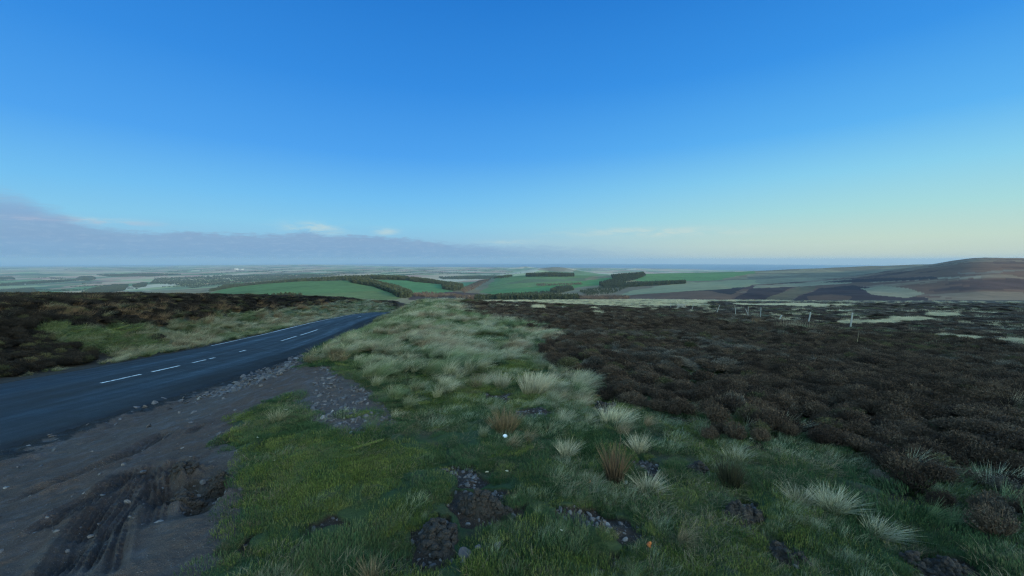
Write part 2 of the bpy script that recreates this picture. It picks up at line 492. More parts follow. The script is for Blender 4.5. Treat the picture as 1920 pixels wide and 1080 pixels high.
# ------------------------------------------------------------------ the near moor
NA = np.concatenate([np.arange(-180, -64, 4.0), np.arange(-64, 64, 0.16), np.arange(64, 180, 4.0)])
NR = np.concatenate([[0.02, 0.3], np.geomspace(0.7, 2.0, 70), np.geomspace(2.01, 6, 400), np.geomspace(6.03, 9, 70), np.geomspace(9.06, 160, 300), np.geomspace(162, 1150, 60)])
AA, RRg = np.meshgrid(np.radians(NA), NR)
GX, GY = RRg * np.sin(AA), RRg * np.cos(AA)
mm = cover(GX, GY)
GZ = N0(GX, GY) + relief(GX, GY, mm) - np.where(mm['road'], 0.08, 0)

def C(*c):
    return np.array(c)

def mixc(col, wgt, c):
    wgt = np.asarray(wgt, float)[..., None]
    return col * (1 - wgt) + np.asarray(c) * wgt

n1 = fbm(GX * 0.8, GY * 0.8, 4, 71); n2 = fbm(GX * 3.5, GY * 3.5, 4, 72); n3 = fbm(GX * 0.05, GY * 0.05, 4, 73); n4 = fbm(GX * 0.25, GY * 0.25, 4, 74)
col = np.ones(GX.shape + (3,)) * C(0.028, 0.058, 0.018)
col = mixc(col, smooth(0.0, 0.5, n1), C(0.055, 0.075, 0.024))
col = mixc(col, smooth(0.1, 0.5, n2) * 0.7, C(0.060, 0.050, 0.026))
HEA = C(0.030, 0.020, 0.012)
h = mm['heather'] | (mm['left'] & (np.abs(mm['d']) > 3.3)) | (GY < -3) & (mm['d'] > 12)
col = mixc(col, h, HEA)
rfar = np.hypot(GX, GY)
col = mixc(col, mm['heather'] & (rfar > 24) & (n4 > 0.1), C(0.085, 0.066, 0.040))
col = mixc(col, mm['far'], C(0.22, 0.20, 0.11))
col = mixc(col, mm['far'] & (n3 + 0.4 * n4 > 0.12), C(0.15, 0.14, 0.075))
col = mixc(col, mm['pale'], C(0.055, 0.075, 0.030))
col = mixc(col, mm['pale'] & (n2 > 0.15), C(0.06, 0.07, 0.03))
col = mixc(col, mm['strip'], C(0.15, 0.13, 0.085))
col = mixc(col, mm['tan_l'], C(0.035, 0.026, 0.018))
col = mixc(col, mm['green_l'], C(0.07, 0.105, 0.022))
col = mixc(col, mm['pale_l'], C(0.06, 0.075, 0.03))
soil = C(0.088, 0.058, 0.046)
col = mixc(col, mm['dirt'], soil)
col = mixc(col, mm['dirt'] & (n1 > 0.05), C(0.092, 0.068, 0.058))
col = mixc(col, mm['wet'] * 0.55, C(0.034, 0.024, 0.020))
col = mixc(col, mm['bare'], C(0.040, 0.027, 0.020))
col = mixc(col, (mm['d'] > 2.5) & (mm['d'] < 3.05 + n2 * 0.5 + 0.25 * n1), C(0.014, 0.012, 0.011))
col = mixc(col, (mm['d'] < -2.5) & (mm['d'] > -3.3), C(0.035, 0.030, 0.024))
me = mesh_from('moor', np.stack([GX, GY, GZ], -1).reshape(-1, 3), grid_faces(len(NR), len(NA), True)[:, ::-1], True)
attr_c(me, 'gcol', col.reshape(-1, 3))
attr_f(me, 'dirt', (mm['dirt'] | mm['bare']).astype(float))
m, t, p = material('moor_ground')
oc = obj_coord(t)
fine = t.noise(oc, 38, 6, 0.7); mid = t.noise(oc, 5, 5, 0.6); grit = t.noise(oc, 140, 3, 0.7)
stone = t.n('ShaderNodeTexVoronoi', ins={'Vector': oc, 'Scale': 60.0}); 
sp = t.m('MULTIPLY', t.step(stone.outputs['Distance'], 0.30, 0.16), t.step(t.n('ShaderNodeSeparateColor', ins={0: stone.outputs['Color']}).outputs[0], 0.80, 0.84))
base = t.n('ShaderNodeAttribute', attribute_name='gcol').outputs['Color']
shade = t.m('ADD', 0.45, t.m('ADD', t.m('MULTIPLY', fine, 0.65), t.m('MULTIPLY', mid, 0.45)))
cc = t.mix(1.0, base, t.n('ShaderNodeCombineColor', ins={0: shade, 1: shade, 2: shade}).outputs[0], 'MULTIPLY')
dirt = t.attr('dirt')
cc = t.mix(t.m('MULTIPLY', sp, t.m('MULTIPLY', dirt, 0.8)), cc, (0.22, 0.20, 0.20))
t.set(p.inputs['Base Color'], cc)
t.set(p.inputs['Roughness'], t.m('SUBTRACT', 0.95, t.m('MULTIPLY', t.m('MULTIPLY', dirt, t.step(mid, 0.45, 0.7)), 0.42)))
p.inputs['Specular IOR Level'].default_value = 0.35
gritc = t.m('ADD', 0.55, t.m('MULTIPLY', grit, 0.9))
cc = t.mix(dirt, cc, t.mix(1.0, cc, t.n('ShaderNodeCombineColor', ins={0: gritc, 1: gritc, 2: gritc}).outputs[0], 'MULTIPLY'))
st2 = t.n('ShaderNodeTexVoronoi', ins={'Vector': oc, 'Scale': 130.0})
sp2 = t.m('MULTIPLY', t.step(st2.outputs['Distance'], 0.30, 0.18), t.step(t.n('ShaderNodeSeparateColor', ins={0: st2.outputs['Color']}).outputs[0], 0.86, 0.90))
cc = t.mix(t.m('MULTIPLY', sp2, t.m('MULTIPLY', dirt, 0.8)), cc, (0.26, 0.235, 0.23))
t.set(p.inputs['Base Color'], cc)
bump(t, p, t.m('ADD', t.m('ADD', fine, t.m('MULTIPLY', grit, 0.8)), t.m('MULTIPLY', sp, 0.7)), 1.0, 0.02)
ground = tag(link('ground', me, m), kind='structure')

# ------------------------------------------------------------------ road
ys = np.concatenate([np.arange(-40, 0, 1.0), np.arange(0, 40, 0.15), np.arange(40, 130, 0.5)])
ac = np.linspace(-1, 1, 41)
YY, A2 = np.meshgrid(ys, ac, indexing='ij')
halfR = 2.72 + 0.13 * fbm(YY * 0.9, YY * 0 + 3, 4, 81) + 0.05 * fbm(YY * 5, YY * 0 + 9, 3, 82)
halfL = 2.68 + 0.05 * fbm(YY * 0.9, YY * 0 + 5, 4, 83)
D2 = np.where(A2 > 0, A2 * halfR, A2 * halfL)
cs = road_cos(YY); sn = np.sqrt(1 - cs ** 2)
slope = np.interp(YY, _yy, _dx)
nx = cs; ny = -slope * cs
RXg = road_x(YY) + D2 * nx; RYg = YY + D2 * ny
def road_surf(X, Y):
    d = road_d(X, Y)
    return road_z(Y) + 0.035 * (1 - (d / 2.75) ** 2) + 0.012 * fbm(X * 0.5, Y * 0.22, 3, 85) - 0.012 * np.exp(-((np.abs(d) - 1.35) / 0.5) ** 2)
RZg = road_surf(RXg, RYg) - np.where(np.abs(A2) > 0.999, 0.07, 0)
me = mesh_from('road', np.stack([RXg, RYg, RZg], -1).reshape(-1, 3), grid_faces(len(ys), len(ac))[:, ::-1], True)
attr_f(me, 'across', D2); attr_f(me, 'along', YY)
m, t, p = material('wet_tarmac')
ax, al = t.attr('across'), t.attr('along')
oc = obj_coord(t)
str_ = t.noise(t.xyz(t.m('MULTIPLY', ax, 3.0), t.m('MULTIPLY', al, 0.16), 0.0), 1.0, 5, 0.6, 0.3)
pat = t.noise(t.xyz(t.m('MULTIPLY', ax, 0.9), t.m('MULTIPLY', al, 0.25), 4.0), 1.0, 4, 0.5, 0.2)
g1 = t.noise(oc, 190, 3, 0.7); g2 = t.noise(oc, 30, 4, 0.65)
wheel = t.m('EXPONENT', t.m('MULTIPLY', t.m('POWER', t.m('DIVIDE', t.m('SUBTRACT', t.m('ABSOLUTE', ax), 1.3), 0.42), 2.0), -1.0))
darkband = t.step(ax, 1.55, 1.95)           # newer, darker strip of repair along the near edge
darkband = t.m('MULTIPLY', darkband, t.step(t.m('ADD', t.m('MULTIPLY', pat, 12.0), al), 12.0, 22.0))
cb = t.mix(g1, (0.010, 0.010, 0.010), (0.036, 0.035, 0.033))
cb = t.mix(t.m('MULTIPLY', t.step(str_, 0.45, 0.7), 0.35), cb, (0.062, 0.060, 0.058))
cb = t.mix(t.m('MULTIPLY', darkband, 0.8), cb, (0.010, 0.010, 0.010))
g3 = t.noise(oc, 14, 5, 0.7)
v3 = t.m('ADD', 0.45, t.m('MULTIPLY', g3, 1.1))
cb = t.mix(1.0, cb, t.n('ShaderNodeCombineColor', ins={0: v3, 1: v3, 2: v3}).outputs[0], 'MULTIPLY')
t.set(p.inputs['Base Color'], cb)
rgh = t.m('ADD', t.m('SUBTRACT', 0.66, t.m('MULTIPLY', wheel, 0.12)), t.m('MULTIPLY', t.m('SUBTRACT', str_, 0.5), -0.55))
rgh = t.m('ADD', rgh, t.m('MULTIPLY', t.m('SUBTRACT', t.noise(oc, 1.7, 5, 0.65), 0.5), -0.45))
rgh = t.m('ADD', rgh, t.m('MULTIPLY', darkband, 0.22))
t.set(p.inputs['Roughness'], t.m('MAXIMUM', rgh, 0.30))
p.inputs['Specular IOR Level'].default_value = 0.27
bump(t, p, t.m('ADD', g1, t.m('MULTIPLY', g2, 0.5)), 0.55, 0.008)
road = tag(link('road', me, m), kind='structure')

m_paint, t, p = material('worn_road_paint')
oc = obj_coord(t)
wear = t.step(t.m('ADD', t.noise(oc, 9, 5, 0.7), t.m('MULTIPLY', t.noise(oc, 60, 3, 0.6), 0.35)), 0.62, 0.86)
t.set(p.inputs['Base Color'], t.mix(wear, (0.72, 0.72, 0.70), (0.13, 0.13, 0.13)))
p.inputs['Roughness'].default_value = 0.6
def marking(name, y0, y1, d0, d1, lift=0.006):
    n = max(2, int((y1 - y0) / 0.3) + 1)
    yy = np.linspace(y0, y1, n); dd = np.linspace(d0, d1, 5)
    Yv, Dv = np.meshgrid(yy, dd, indexing='ij')
    Dv = Dv + 0.012 * fbm(Yv * 3, Dv * 40, 2, 90)
    c_ = road_cos(Yv); s_ = np.interp(Yv, _yy, _dx)
    X = road_x(Yv) + Dv * c_; Y = Yv - Dv * s_ * c_
    # stay just above the road's own facets
    Z = road_surf(X, Y) + lift
    o = link(name, mesh_from(name, np.stack([X, Y, Z], -1).reshape(-1, 3), grid_faces(n, 5)[:, ::-1], True), m_paint, road)
    return o
DASH = [(9.9, 11.1), (11.5, 12.6), (13.2, 13.9), (14.1, 14.4), (16.1, 16.6), (20.5, 23.1), (23.8, 28.5), (50, 53)]
for a, b in DASH:
    marking('centre_line_dash', a, b, -0.045, 0.045, 0.007)
marking('edge_line', 19.0, 27, -2.50, -2.42)
marking('edge_line', 27.0, 95, -2.52, -2.38, 0.008)

# ------------------------------------------------------------------ far hills
FX = np.arange(-620, 2560, 2.0)
CUR = [
    [(-700, 430, 640), (2600, 430, 640)],
    [(-600, 1000, 575), (0, 1000, 572), (400, 950, 563), (560, 900, 560), (760, 900, 559), (960, 900, 563), (1150, 800, 566), (1280, 750, 568), (1600, 700, 568), (1920, 650, 578), (2500, 600, 590)],
    [(-600, 2200, 565), (0, 2200, 562), (200, 1900, 560), (330, 1700, 556), (400, 1500, 546), (450, 1450, 537), (500, 1450, 532), (560, 1450, 528), (650, 1450, 526), (700, 1430, 531), (760, 1300, 549), (800, 1200, 556), (900, 1150, 558), (1050, 1150, 557), (1150, 1150, 557), (1280, 1300, 545), (1400, 1500, 533), (1500, 1700, 528), (1580, 1800, 521), (1650, 1950, 510), (1700, 2080, 502), (1747, 2200, 495), (1790, 2260, 487.5), (1827, 2300, 482.5), (1920, 2300, 484), (2100, 2300, 488), (2500, 2200, 492)],
    [(-600, 2600, 572), (0, 2600, 570), (330, 2000, 562), (450, 1750, 548), (560, 1700, 540), (650, 1700, 536), (700, 1650, 538), (760, 1450, 553), (850, 1350, 558), (960, 1300, 558), (1150, 1350, 556), (1280, 1500, 546), (1400, 1750, 536), (1580, 2100, 525), (1747, 2500, 500), (1827, 2700, 490), (1920, 2700, 491), (2500, 2600, 499)],
    [(-600, 3000, 566), (0, 3000, 562), (330, 2400, 553), (450, 2300, 540), (560, 2300, 527), (640, 2400, 522), (700, 2400, 520), (760, 2300, 522), (800, 2200, 527), (860, 2100, 537), (900, 2000, 545), (960, 2000, 543), (1050, 2000, 543), (1150, 2000, 540), (1280, 2200, 532), (1400, 2300, 525), (1500, 2700, 516), (1580, 2900, 514), (1747, 3200, 500), (1827, 3300, 494), (1920, 3300, 494), (2500, 3300, 500)],
    [(-600, 3300, 570), (0, 3300, 568), (330, 2800, 560), (450, 2700, 545), (560, 2700, 532), (700, 2800, 525), (760, 2700, 527), (860, 2600, 541), (900, 2300, 543), (960, 2200, 541), (1150, 2250, 538), (1280, 2500, 528), (1400, 2600, 522), (1580, 3200, 511), (1747, 3400, 499), (1920, 3500, 496), (2500, 3500, 501)],
    [(-600, 3600, 566), (0, 3600, 556), (200, 3500, 552), (400, 3300, 540), (560, 3300, 526), (700, 3400, 521), (800, 3400, 523), (870, 3300, 531), (900, 3200, 528), (940, 3200, 520), (985, 3200, 516), (1030, 3200, 514), (1075, 3200, 516), (1130, 3100, 517), (1210, 3000, 513), (1280, 3200, 512), (1350, 3300, 510), (1420, 3400, 508), (1500, 3500, 504), (1600, 3600, 500), (1740, 3800, 495), (1830, 3900, 495), (1920, 3900, 495), (2500, 3900, 498)],
    [(-600, 4300, 556), (0, 4300, 548), (200, 4300, 545), (400, 4300, 538), (560, 4500, 527), (700, 5000, 524), (850, 5000, 528), (985, 5000, 524), (1400, 5200, 520), (1920, 5200, 515), (2500, 5200, 515)],
    [(-600, 6500, 528), (0, 6500, 527), (400, 6500, 524), (560, 6500, 520), (700, 6500, 518), (850, 6500, 519), (1400, 6500, 519), (2500, 6500, 519)],
    [(-600, 11000, 511), (0, 11000, 510), (560, 11000, 509), (1400, 11000, 511), (2500, 11000, 512)],
    [(-600, 18000, 503.5), (0, 18000, 503), (560, 18000, 502), (1100, 18000, 503), (1250, 18000, 504), (1350, 17500, 506), (2500, 17500, 507)],
    [(-600, 30000, 500.5), (0, 30000, 499.5), (300, 30000, 498.7), (420, 30000, 497.4), (560, 30000, 496.5), (640, 30000, 497), (760, 30000, 499), (1000, 30000, 500), (1180, 30000, 502), (1300, 30000, 506), (2500, 30000, 506)],
]
NROW = [10, 44, 60, 16, 46, 16, 60, 26, 46, 40, 40, 40]
cy = np.array([np.exp(np.interp(FX, [q[0] for q in c], np.log([q[1] for q in c]))) for c in CUR])
cpy = np.array([np.interp(FX, [q[0] for q in c], [q[2] for q in c]) for c in CUR])
rowsY, rowsZ, rowsL = [], [], []
dxr, dyr, dzr = ray(FX[None, :], cpy)
cz = EYE + cy / dyr * dzr
for k in range(len(CUR) - 1):
    n = NROW[k + 1]
    for i in range(n):
        f = i / n
        rowsY.append(np.exp(np.log(cy[k]) * (1 - f) + np.log(cy[k + 1]) * f))
        g = f * 0.5 + 0.5 * f * f * (3 - 2 * f)
        rowsZ.append(cz[k] * (1 - g) + cz[k + 1] * g); rowsL.append(np.full(FX.shape, k + f))
rowsY.append(cy[-1]); rowsZ.append(cz[-1]); rowsL.append(np.full(FX.shape, len(CUR) - 1.0))
HY = np.array(rowsY); HZ = np.array(rowsZ); HL = np.array(rowsL)
ker = np.array([1, 2, 3, 2, 1.]) / 9
pad = np.pad(HZ, ((2, 2), (0, 0)), mode='edge')
HZ = sum(kk * pad[i:i + len(HZ)] for i, kk in enumerate(ker))
ker = np.hanning(17)[1:-1]; ker /= ker.sum()
pad = np.pad(HZ, ((0, 0), (7, 7)), mode='edge')
HZ = sum(kk * pad[:, i:i + len(FX)] for i, kk in enumerate(ker))
ker = np.hanning(63)[1:-1]; ker /= ker.sum()
pad = np.pad(HZ, ((0, 0), (30, 30)), mode='edge')
wide = np.array([np.convolve(r_, ker, mode='valid') for r_ in pad])
HZ = HZ + (wide - HZ) * smooth(1540, 1620, FX)[None, :]
HX = HY * (FX[None, :] - 960) / F / (CP + 0.02 * SP)
HZ += 3.0 * fbm(HX / 260, HY / 260, 4, 101) * smooth(500, 900, HY)
HZ += (5.0 * fbm(HX / 170, HY / 330, 4, 105) - 5.0 * np.maximum(0, 0.28 - np.abs(fbm(HX / 210, HY / 600, 3, 106)))) * smooth(600, 1000, HY) * smooth(2.6, 2.2, HL) * smooth(1250, 1420, FX)[None, :]
HZ += 10.0 * fbm(HX / 1500, HY / 1500, 4, 102) * smooth(4200, 7000, HY)
HZ += 18.0 * np.maximum(fbm(HX / 3000, HY / 2200, 3, 103), 0) * smooth(9000, 14000, HY) * smooth(1330, 1150, FX)[None, :]
def hill(px, Y, amp, sx, sy, pw=1.0):
    X0 = (px - 960) / F * Y
    return amp * np.exp(-(((HX - X0) / sx) ** 2 / 2 + ((HY - Y) / sy) ** 2 / 2) ** pw)
HZ += hill(1048, 7600, 115, 400, 500) + hill(1010, 7900, 45, 500, 500)
HZ += hill(985, 16500, 95, 330, 400, 0.75) + hill(1187, 15000, 60, 150, 300, 0.8)
HZ += hill(580, 24000, 60, 1600, 1500)
HPX, HPY = project(HX, HY, HZ)

fw = 3.0 * (1 + 0 * HX)
wpx = HPX + 11 * fbm(HX / 170, HY / 170, 4, 111); wpy = HPY + 2.0 * fbm(HX / 170, HY / 170, 4, 112)
GRN = C(0.085, 0.155, 0.052)
hc = np.ones(HX.shape + (3,)) * C(0.17, 0.15, 0.085)
q1 = fbm(HX / 90, HY / 90, 4, 113); q2 = fbm(HX / 420, HY / 160, 4, 114); q3 = fbm(HX / 700, HY / 260, 4, 115)
hc = mixc(hc, smooth(0.0, 0.4, q1) * 0.6, C(0.085, 0.07, 0.042))
def paint(poly, c, a=1.0, lay=(0, 99)):
    global hc
    k = inpoly(wpx, wpy, poly) & (HL >= lay[0]) & (HL <= lay[1])
    hc = mixc(hc, k * a, c)
FR = (0, 2.35)                   # the nearer hills
BK = (2.35, 7)
# right-hand moor
mo = (HL < 2.35) & (wpx > 1150 + 30 * q1)
hc = mixc(hc, mo, C(0.108, 0.064, 0.045))
hc = mixc(hc, mo & (q2 > 0.08), C(0.062, 0.039, 0.036))
hc = mixc(hc, mo & (q3 > 0.22) & (q1 > -0.2), C(0.150, 0.115, 0.080))
hc = mixc(hc, (HL >= 2.35) & (HL < 7) & (wpx > 1400), C(0.16, 0.155, 0.10))
hc = mixc(hc, (HL >= 2.35) & (HL < 7) & (wpx > 1400) & (q2 > 0.1), C(0.115, 0.108, 0.075))
paint([(1150, 558), (1280, 547), (1392, 541), (1372, 570), (1150, 570)], C(0.12, 0.070, 0.046), 1, FR)
paint([(1370, 570), (1408, 541), (1445, 532), (1485, 537), (1440, 562), (1425, 570)], C(0.036, 0.025, 0.027), 1, FR)
paint([(1425, 570), (1450, 555), (1490, 538), (1530, 537), (1500, 555), (1480, 566)], C(0.095, 0.080, 0.048), 1, FR)
paint([(1480, 566), (1530, 541), (1600, 536), (1640, 540), (1680, 552), (1740, 558), (1740, 566), (1640, 570)], C(0.034, 0.024, 0.028), 1, FR)
paint([(1515, 556), (1560, 552), (1600, 556), (1592, 566), (1520, 566)], C(0.085, 0.050, 0.036), 1, FR)
paint([(1610, 541), (1650, 536), (1700, 540), (1735, 550), (1700, 559), (1640, 552)], C(0.19, 0.175, 0.11), 1, FR)
paint([(1412, 535), (1480, 531), (1560, 525), (1625, 524), (1590, 532), (1520, 536), (1415, 540)], C(0.19, 0.18, 0.115), 1, FR)
paint([(1270, 548), (1330, 542), (1400, 536), (1412, 530), (1395, 541), (1372, 552), (1330, 546)], C(0.030, 0.025, 0.027), 1, FR)
paint([(1620, 528), (1720, 521), (1840, 519), (1840, 522), (1740, 524), (1640, 531)], C(0.20, 0.17, 0.12), 1, FR)
paint([(1790, 511), (1920, 505), (1920, 508), (1800, 514)], C(0.12, 0.105, 0.085), 1, FR)
paint([(1540, 529), (1640, 522), (1750, 518), (1760, 523), (1640, 529)], C(0.038, 0.027, 0.03), 1, FR)
# pale fields under the moor
paint([(1160, 556), (1180, 545), (1280, 530), (1420, 524), (1420, 531), (1400, 538), (1280, 547)], C(0.21, 0.215, 0.115))
paint([(1080, 556), (1100, 540), (1200, 532), (1240, 536), (1170, 548), (1150, 558)], C(0.15, 0.12, 0.075))
# green fields
paint([(375, 562), (400, 546), (450, 535), (560, 524), (660, 522), (700, 530), (740, 545), (765, 556), (740, 562)], GRN, 1, FR)
paint([(375, 562), (440, 549), (520, 541), (600, 534), (600, 536), (500, 545), (430, 556)], C(0.055, 0.105, 0.035), 0.6, FR)
paint([(575, 552), (700, 545), (765, 556), (740, 562), (575, 562)], C(0.115, 0.145, 0.05), 0.7, FR)
paint([(690, 524), (770, 524), (835, 531), (845, 545), (842, 556), (768, 556), (740, 540)], C(0.065, 0.165, 0.060), 1, (2.0, 5))
paint([(700, 520), (800, 519), (870, 521), (905, 526), (870, 545), (835, 540), (800, 526)], C(0.075, 0.165, 0.07), 1, BK)
paint([(895, 549), (930, 520), (985, 512), (1080, 512), (1120, 516), (1085, 528), (1000, 536), (960, 541)], C(0.095, 0.165, 0.058), 1, BK)
paint([(895, 550), (960, 540), (1010, 536), (1090, 526), (1180, 518), (1160, 532), (1090, 538), (1030, 547), (950, 553)], C(0.065, 0.165, 0.050), 1, BK)
paint([(930, 535), (990, 524), (1100, 522), (1100, 526), (990, 530)], C(0.09, 0.11, 0.065), 0.7, BK)
paint([(1170, 524), (1210, 511), (1290, 507), (1420, 504), (1412, 513), (1340, 526), (1215, 528)], C(0.072, 0.165, 0.058), 1, BK)
paint([(770, 556), (840, 547), (900, 552), (880, 562), (770, 562)], C(0.060, 0.042, 0.036))
lum = hc.mean(-1, keepdims=True); hc = hc * 0.90 + lum * C(0.12, 0.12, 0.11)
plain = smooth(6.3, 6.7, HL) * np.ones(HX.shape)
FN = grid_faces(*HX.shape)[:, ::-1]
me = mesh_from('hills', np.stack([HX, HY, HZ], -1).reshape(-1, 3), FN, True)
attr_c(me, 'gcol', hc.reshape(-1, 3)); attr_f(me, 'plain', plain)
m, t, p = material('far_fields')
oc = obj_coord(t)
mp = t.n('ShaderNodeMapping', ins={'Vector': oc}); mp.inputs['Rotation'].default_value = (0, 0, 0.35); mp.inputs['Scale'].default_value = (1 / 520, 1 / 900, 0)
warp = t.n('ShaderNodeTexNoise'); warp.inputs['Scale'].default_value = 0.9; t.set(warp.inputs['Vector'], mp.outputs[0])
wv = t.n('ShaderNodeVectorMath', operation='MULTIPLY_ADD'); t.set(wv.inputs[0], warp.outputs['Color']); wv.inputs[1].default_value = (0.5, 0.5, 0); t.set(wv.inputs[2], mp.outputs[0])
vor = t.n('ShaderNodeTexVoronoi', distance='CHEBYCHEV', ins={'Vector': wv.outputs[0], 'Scale': 1.0}); vor.inputs['Randomness'].default_value = 0.8
rv = t.n('ShaderNodeSeparateColor', ins={0: vor.outputs['Color']}).outputs[0]
fcol = t.ramp(rv, [(0.0, (0.10, 0.17, 0.07)), (0.22, (0.26, 0.30, 0.15)), (0.40, (0.36, 0.25, 0.17)), (0.55, (0.13, 0.17, 0.09)), (0.66, (0.38, 0.30, 0.20)), (0.80, (0.32, 0.20, 0.15)), (0.9, (0.40, 0.37, 0.27))], 'CONSTANT')
big = t.noise(oc, 1 / 2600, 4, 0.55)
fcol = t.mix(t.m('MULTIPLY', t.step(big, 0.54, 0.62), 0.7), fcol, (0.045, 0.060, 0.045))
base = t.n('ShaderNodeAttribute', attribute_name='gcol').outputs['Color']
gr = t.noise(oc, 1 / 16, 5, 0.65); gr2 = t.noise(oc, 1 / 70, 4, 0.6)
gr3 = t.noise(oc, 1 / 240, 5, 0.6)
sh = t.m('ADD', 0.0, t.m('ADD', t.m('ADD', t.m('MULTIPLY', gr, 0.8), t.m('MULTIPLY', gr2, 0.7)), t.m('MULTIPLY', gr3, 0.5)))
cc = t.mix(t.attr('plain'), base, fcol)
cc = t.mix(1.0, cc, t.n('ShaderNodeCombineColor', ins={0: sh, 1: sh, 2: sh}).outputs[0], 'MULTIPLY')
t.set(p.inputs['Base Color'], cc); p.inputs['Roughness'].default_value = 0.95; p.inputs['Specular IOR Level'].default_value = 0.1
hills = tag(link('hills', me, m), kind='structure')

# sea and lowland under everything
def disc(name, z, r0, r1, n=96, rings=14):
    a = np.linspace(0, 2 * math.pi, n, endpoint=False); rr = np.geomspace(r0, r1, rings)
    V = np.stack([np.outer(rr, np.sin(a)), np.outer(rr, np.cos(a)), np.full((rings, n), z)], -1).reshape(-1, 3)
    return mesh_from(name, V, grid_faces(rings, n, True)[:, ::-1], True)
m, t, p = material('sea_water')
p.inputs['Base Color'].default_value = (0.02, 0.05, 0.09, 1); p.inputs['Roughness'].default_value = 0.35
bump(t, p, t.noise(obj_coord(t), 1 / 40, 4, 0.6), 0.5, 2.0)
tag(link('sea', disc('sea', -400, 200, 46000), m), kind='structure')

# ------------------------------------------------------------------ scattering (ground cover and woods)
def scatter(name, pts, rot, scl, idx, protos, label=None, cat=None):
    me = bpy.data.meshes.new(name)
    me.vertices.add(len(pts)); me.vertices.foreach_set('co', np.asarray(pts, np.float32).ravel())
    a = me.attributes.new('rot', 'FLOAT_VECTOR', 'POINT'); a.data.foreach_set('vector', np.asarray(rot, np.float32).ravel())
    a = me.attributes.new('scl', 'FLOAT_VECTOR', 'POINT'); a.data.foreach_set('vector', np.asarray(scl, np.float32).ravel())
    a = me.attributes.new('idx', 'INT', 'POINT'); a.data.foreach_set('value', np.asarray(idx, np.int32))
    o = link(name, me)
    g = bpy.data.node_groups.new(name, 'GeometryNodeTree')
    g.interface.new_socket('Geometry', in_out='INPUT', socket_type='NodeSocketGeometry')
    g.interface.new_socket('Geometry', in_out='OUTPUT', socket_type='NodeSocketGeometry')
    gi = g.nodes.new('NodeGroupInput'); go = g.nodes.new('NodeGroupOutput')
    iop = g.nodes.new('GeometryNodeInstanceOnPoints')
    jn = g.nodes.new('GeometryNodeJoinGeometry')
    for pr in reversed(protos):
        oi = g.nodes.new('GeometryNodeObjectInfo'); oi.inputs['Object'].default_value = pr
        oi.inputs['As Instance'].default_value = True
        g.links.new(oi.outputs['Geometry'], jn.inputs[0])
    def na(nm, ty):
        nd = g.nodes.new('GeometryNodeInputNamedAttribute'); nd.data_type = ty; nd.inputs['Name'].default_value = nm
        return nd.outputs[0]
    e2r = g.nodes.new('FunctionNodeEulerToRotation')
    g.links.new(na('rot', 'FLOAT_VECTOR'), e2r.inputs[0])
    g.links.new(gi.outputs[0], iop.inputs['Points']); g.links.new(jn.outputs[0], iop.inputs['Instance'])
    iop.inputs['Pick Instance'].default_value = True
    g.links.new(na('idx', 'INT'), iop.inputs['Instance Index'])
    g.links.new(e2r.outputs[0], iop.inputs['Rotation']); g.links.new(na('scl', 'FLOAT_VECTOR'), iop.inputs['Scale'])
    g.links.new(iop.outputs[0], go.inputs[0])
    md = o.modifiers.new('scatter', 'NODES'); md.node_group = g
    return tag(o, label, cat, kind='stuff')

def proto(name, V, Fc, mat, tip=None, tint=None, smooth_=False):
    me = mesh_from(name, V, Fc, smooth_)
    if tip is not None:
        attr_f(me, 'tip', tip)
    if tint is not None:
        attr_f(me, 'tint', tint)
    me.materials.append(mat)
    return bpy.data.objects.new(name, me)      # kept out of the scene; only its copies are placed

def blades(n, rad, len_, wid, lean, seg=3, spread=0.5, wind=(0.6, 0.1), curl=0.5, up=1.0, seed=0, radpow=0.5):
    """ribbons of grass; returns V, F, tip, tint"""
    r = np.random.default_rng(seed)
    a = r.uniform(0, 2 * math.pi, n); rr = rad * r.uniform(0, 1, n) ** radpow
    bx, by = rr * np.cos(a), rr * np.sin(a)
    L = r.uniform(len_[0], len_[1], n)
    oa = r.uniform(0, 2 * math.pi, n)
    lx = lean * (spread * (bx / max(rad, 1e-6)) + 0.6 * np.cos(oa) * spread + wind[0]); ly = lean * (spread * (by / max(rad, 1e-6)) + 0.6 * np.sin(oa) * spread + wind[1])
    fa = r.uniform(0, math.pi, n)
    wx, wy = np.cos(fa), np.sin(fa)
    tint = r.uniform(0, 1, n)
    Vs, tips, tints = [], [], []
    for k in range(seg + 1):
        f = k / seg
        g = f + curl * f * f
        hz = np.sqrt(np.maximum(1e-3, 1)) * up * L * (f - 0.30 * curl * f * f * np.clip(np.hypot(lx, ly), 0, 1.4))
        cx, cy_, cz_ = bx + lx * L * g, by + ly * L * g, hz
        wd = wid * (1 - 0.85 * f) / 2
        for sgn in (-1, 1):
            Vs.append(np.stack([cx + sgn * wd * wx, cy_ + sgn * wd * wy, cz_ - 0.008 * (k == 0)], -1)); tips.append(np.full(n, f)); tints.append(tint)
    V = np.stack(Vs, 1).reshape(-1, 3)
    per = 2 * (seg + 1)
    base = np.arange(n)[:, None] * per
    Fs = [np.concatenate([base + 2 * k, base + 2 * k + 1, base + 2 * k + 3, base + 2 * k + 2], 1) for k in range(seg)]
    return V, np.concatenate(Fs, 0), np.stack(tips, 1).ravel(), np.stack(tints, 1).ravel()

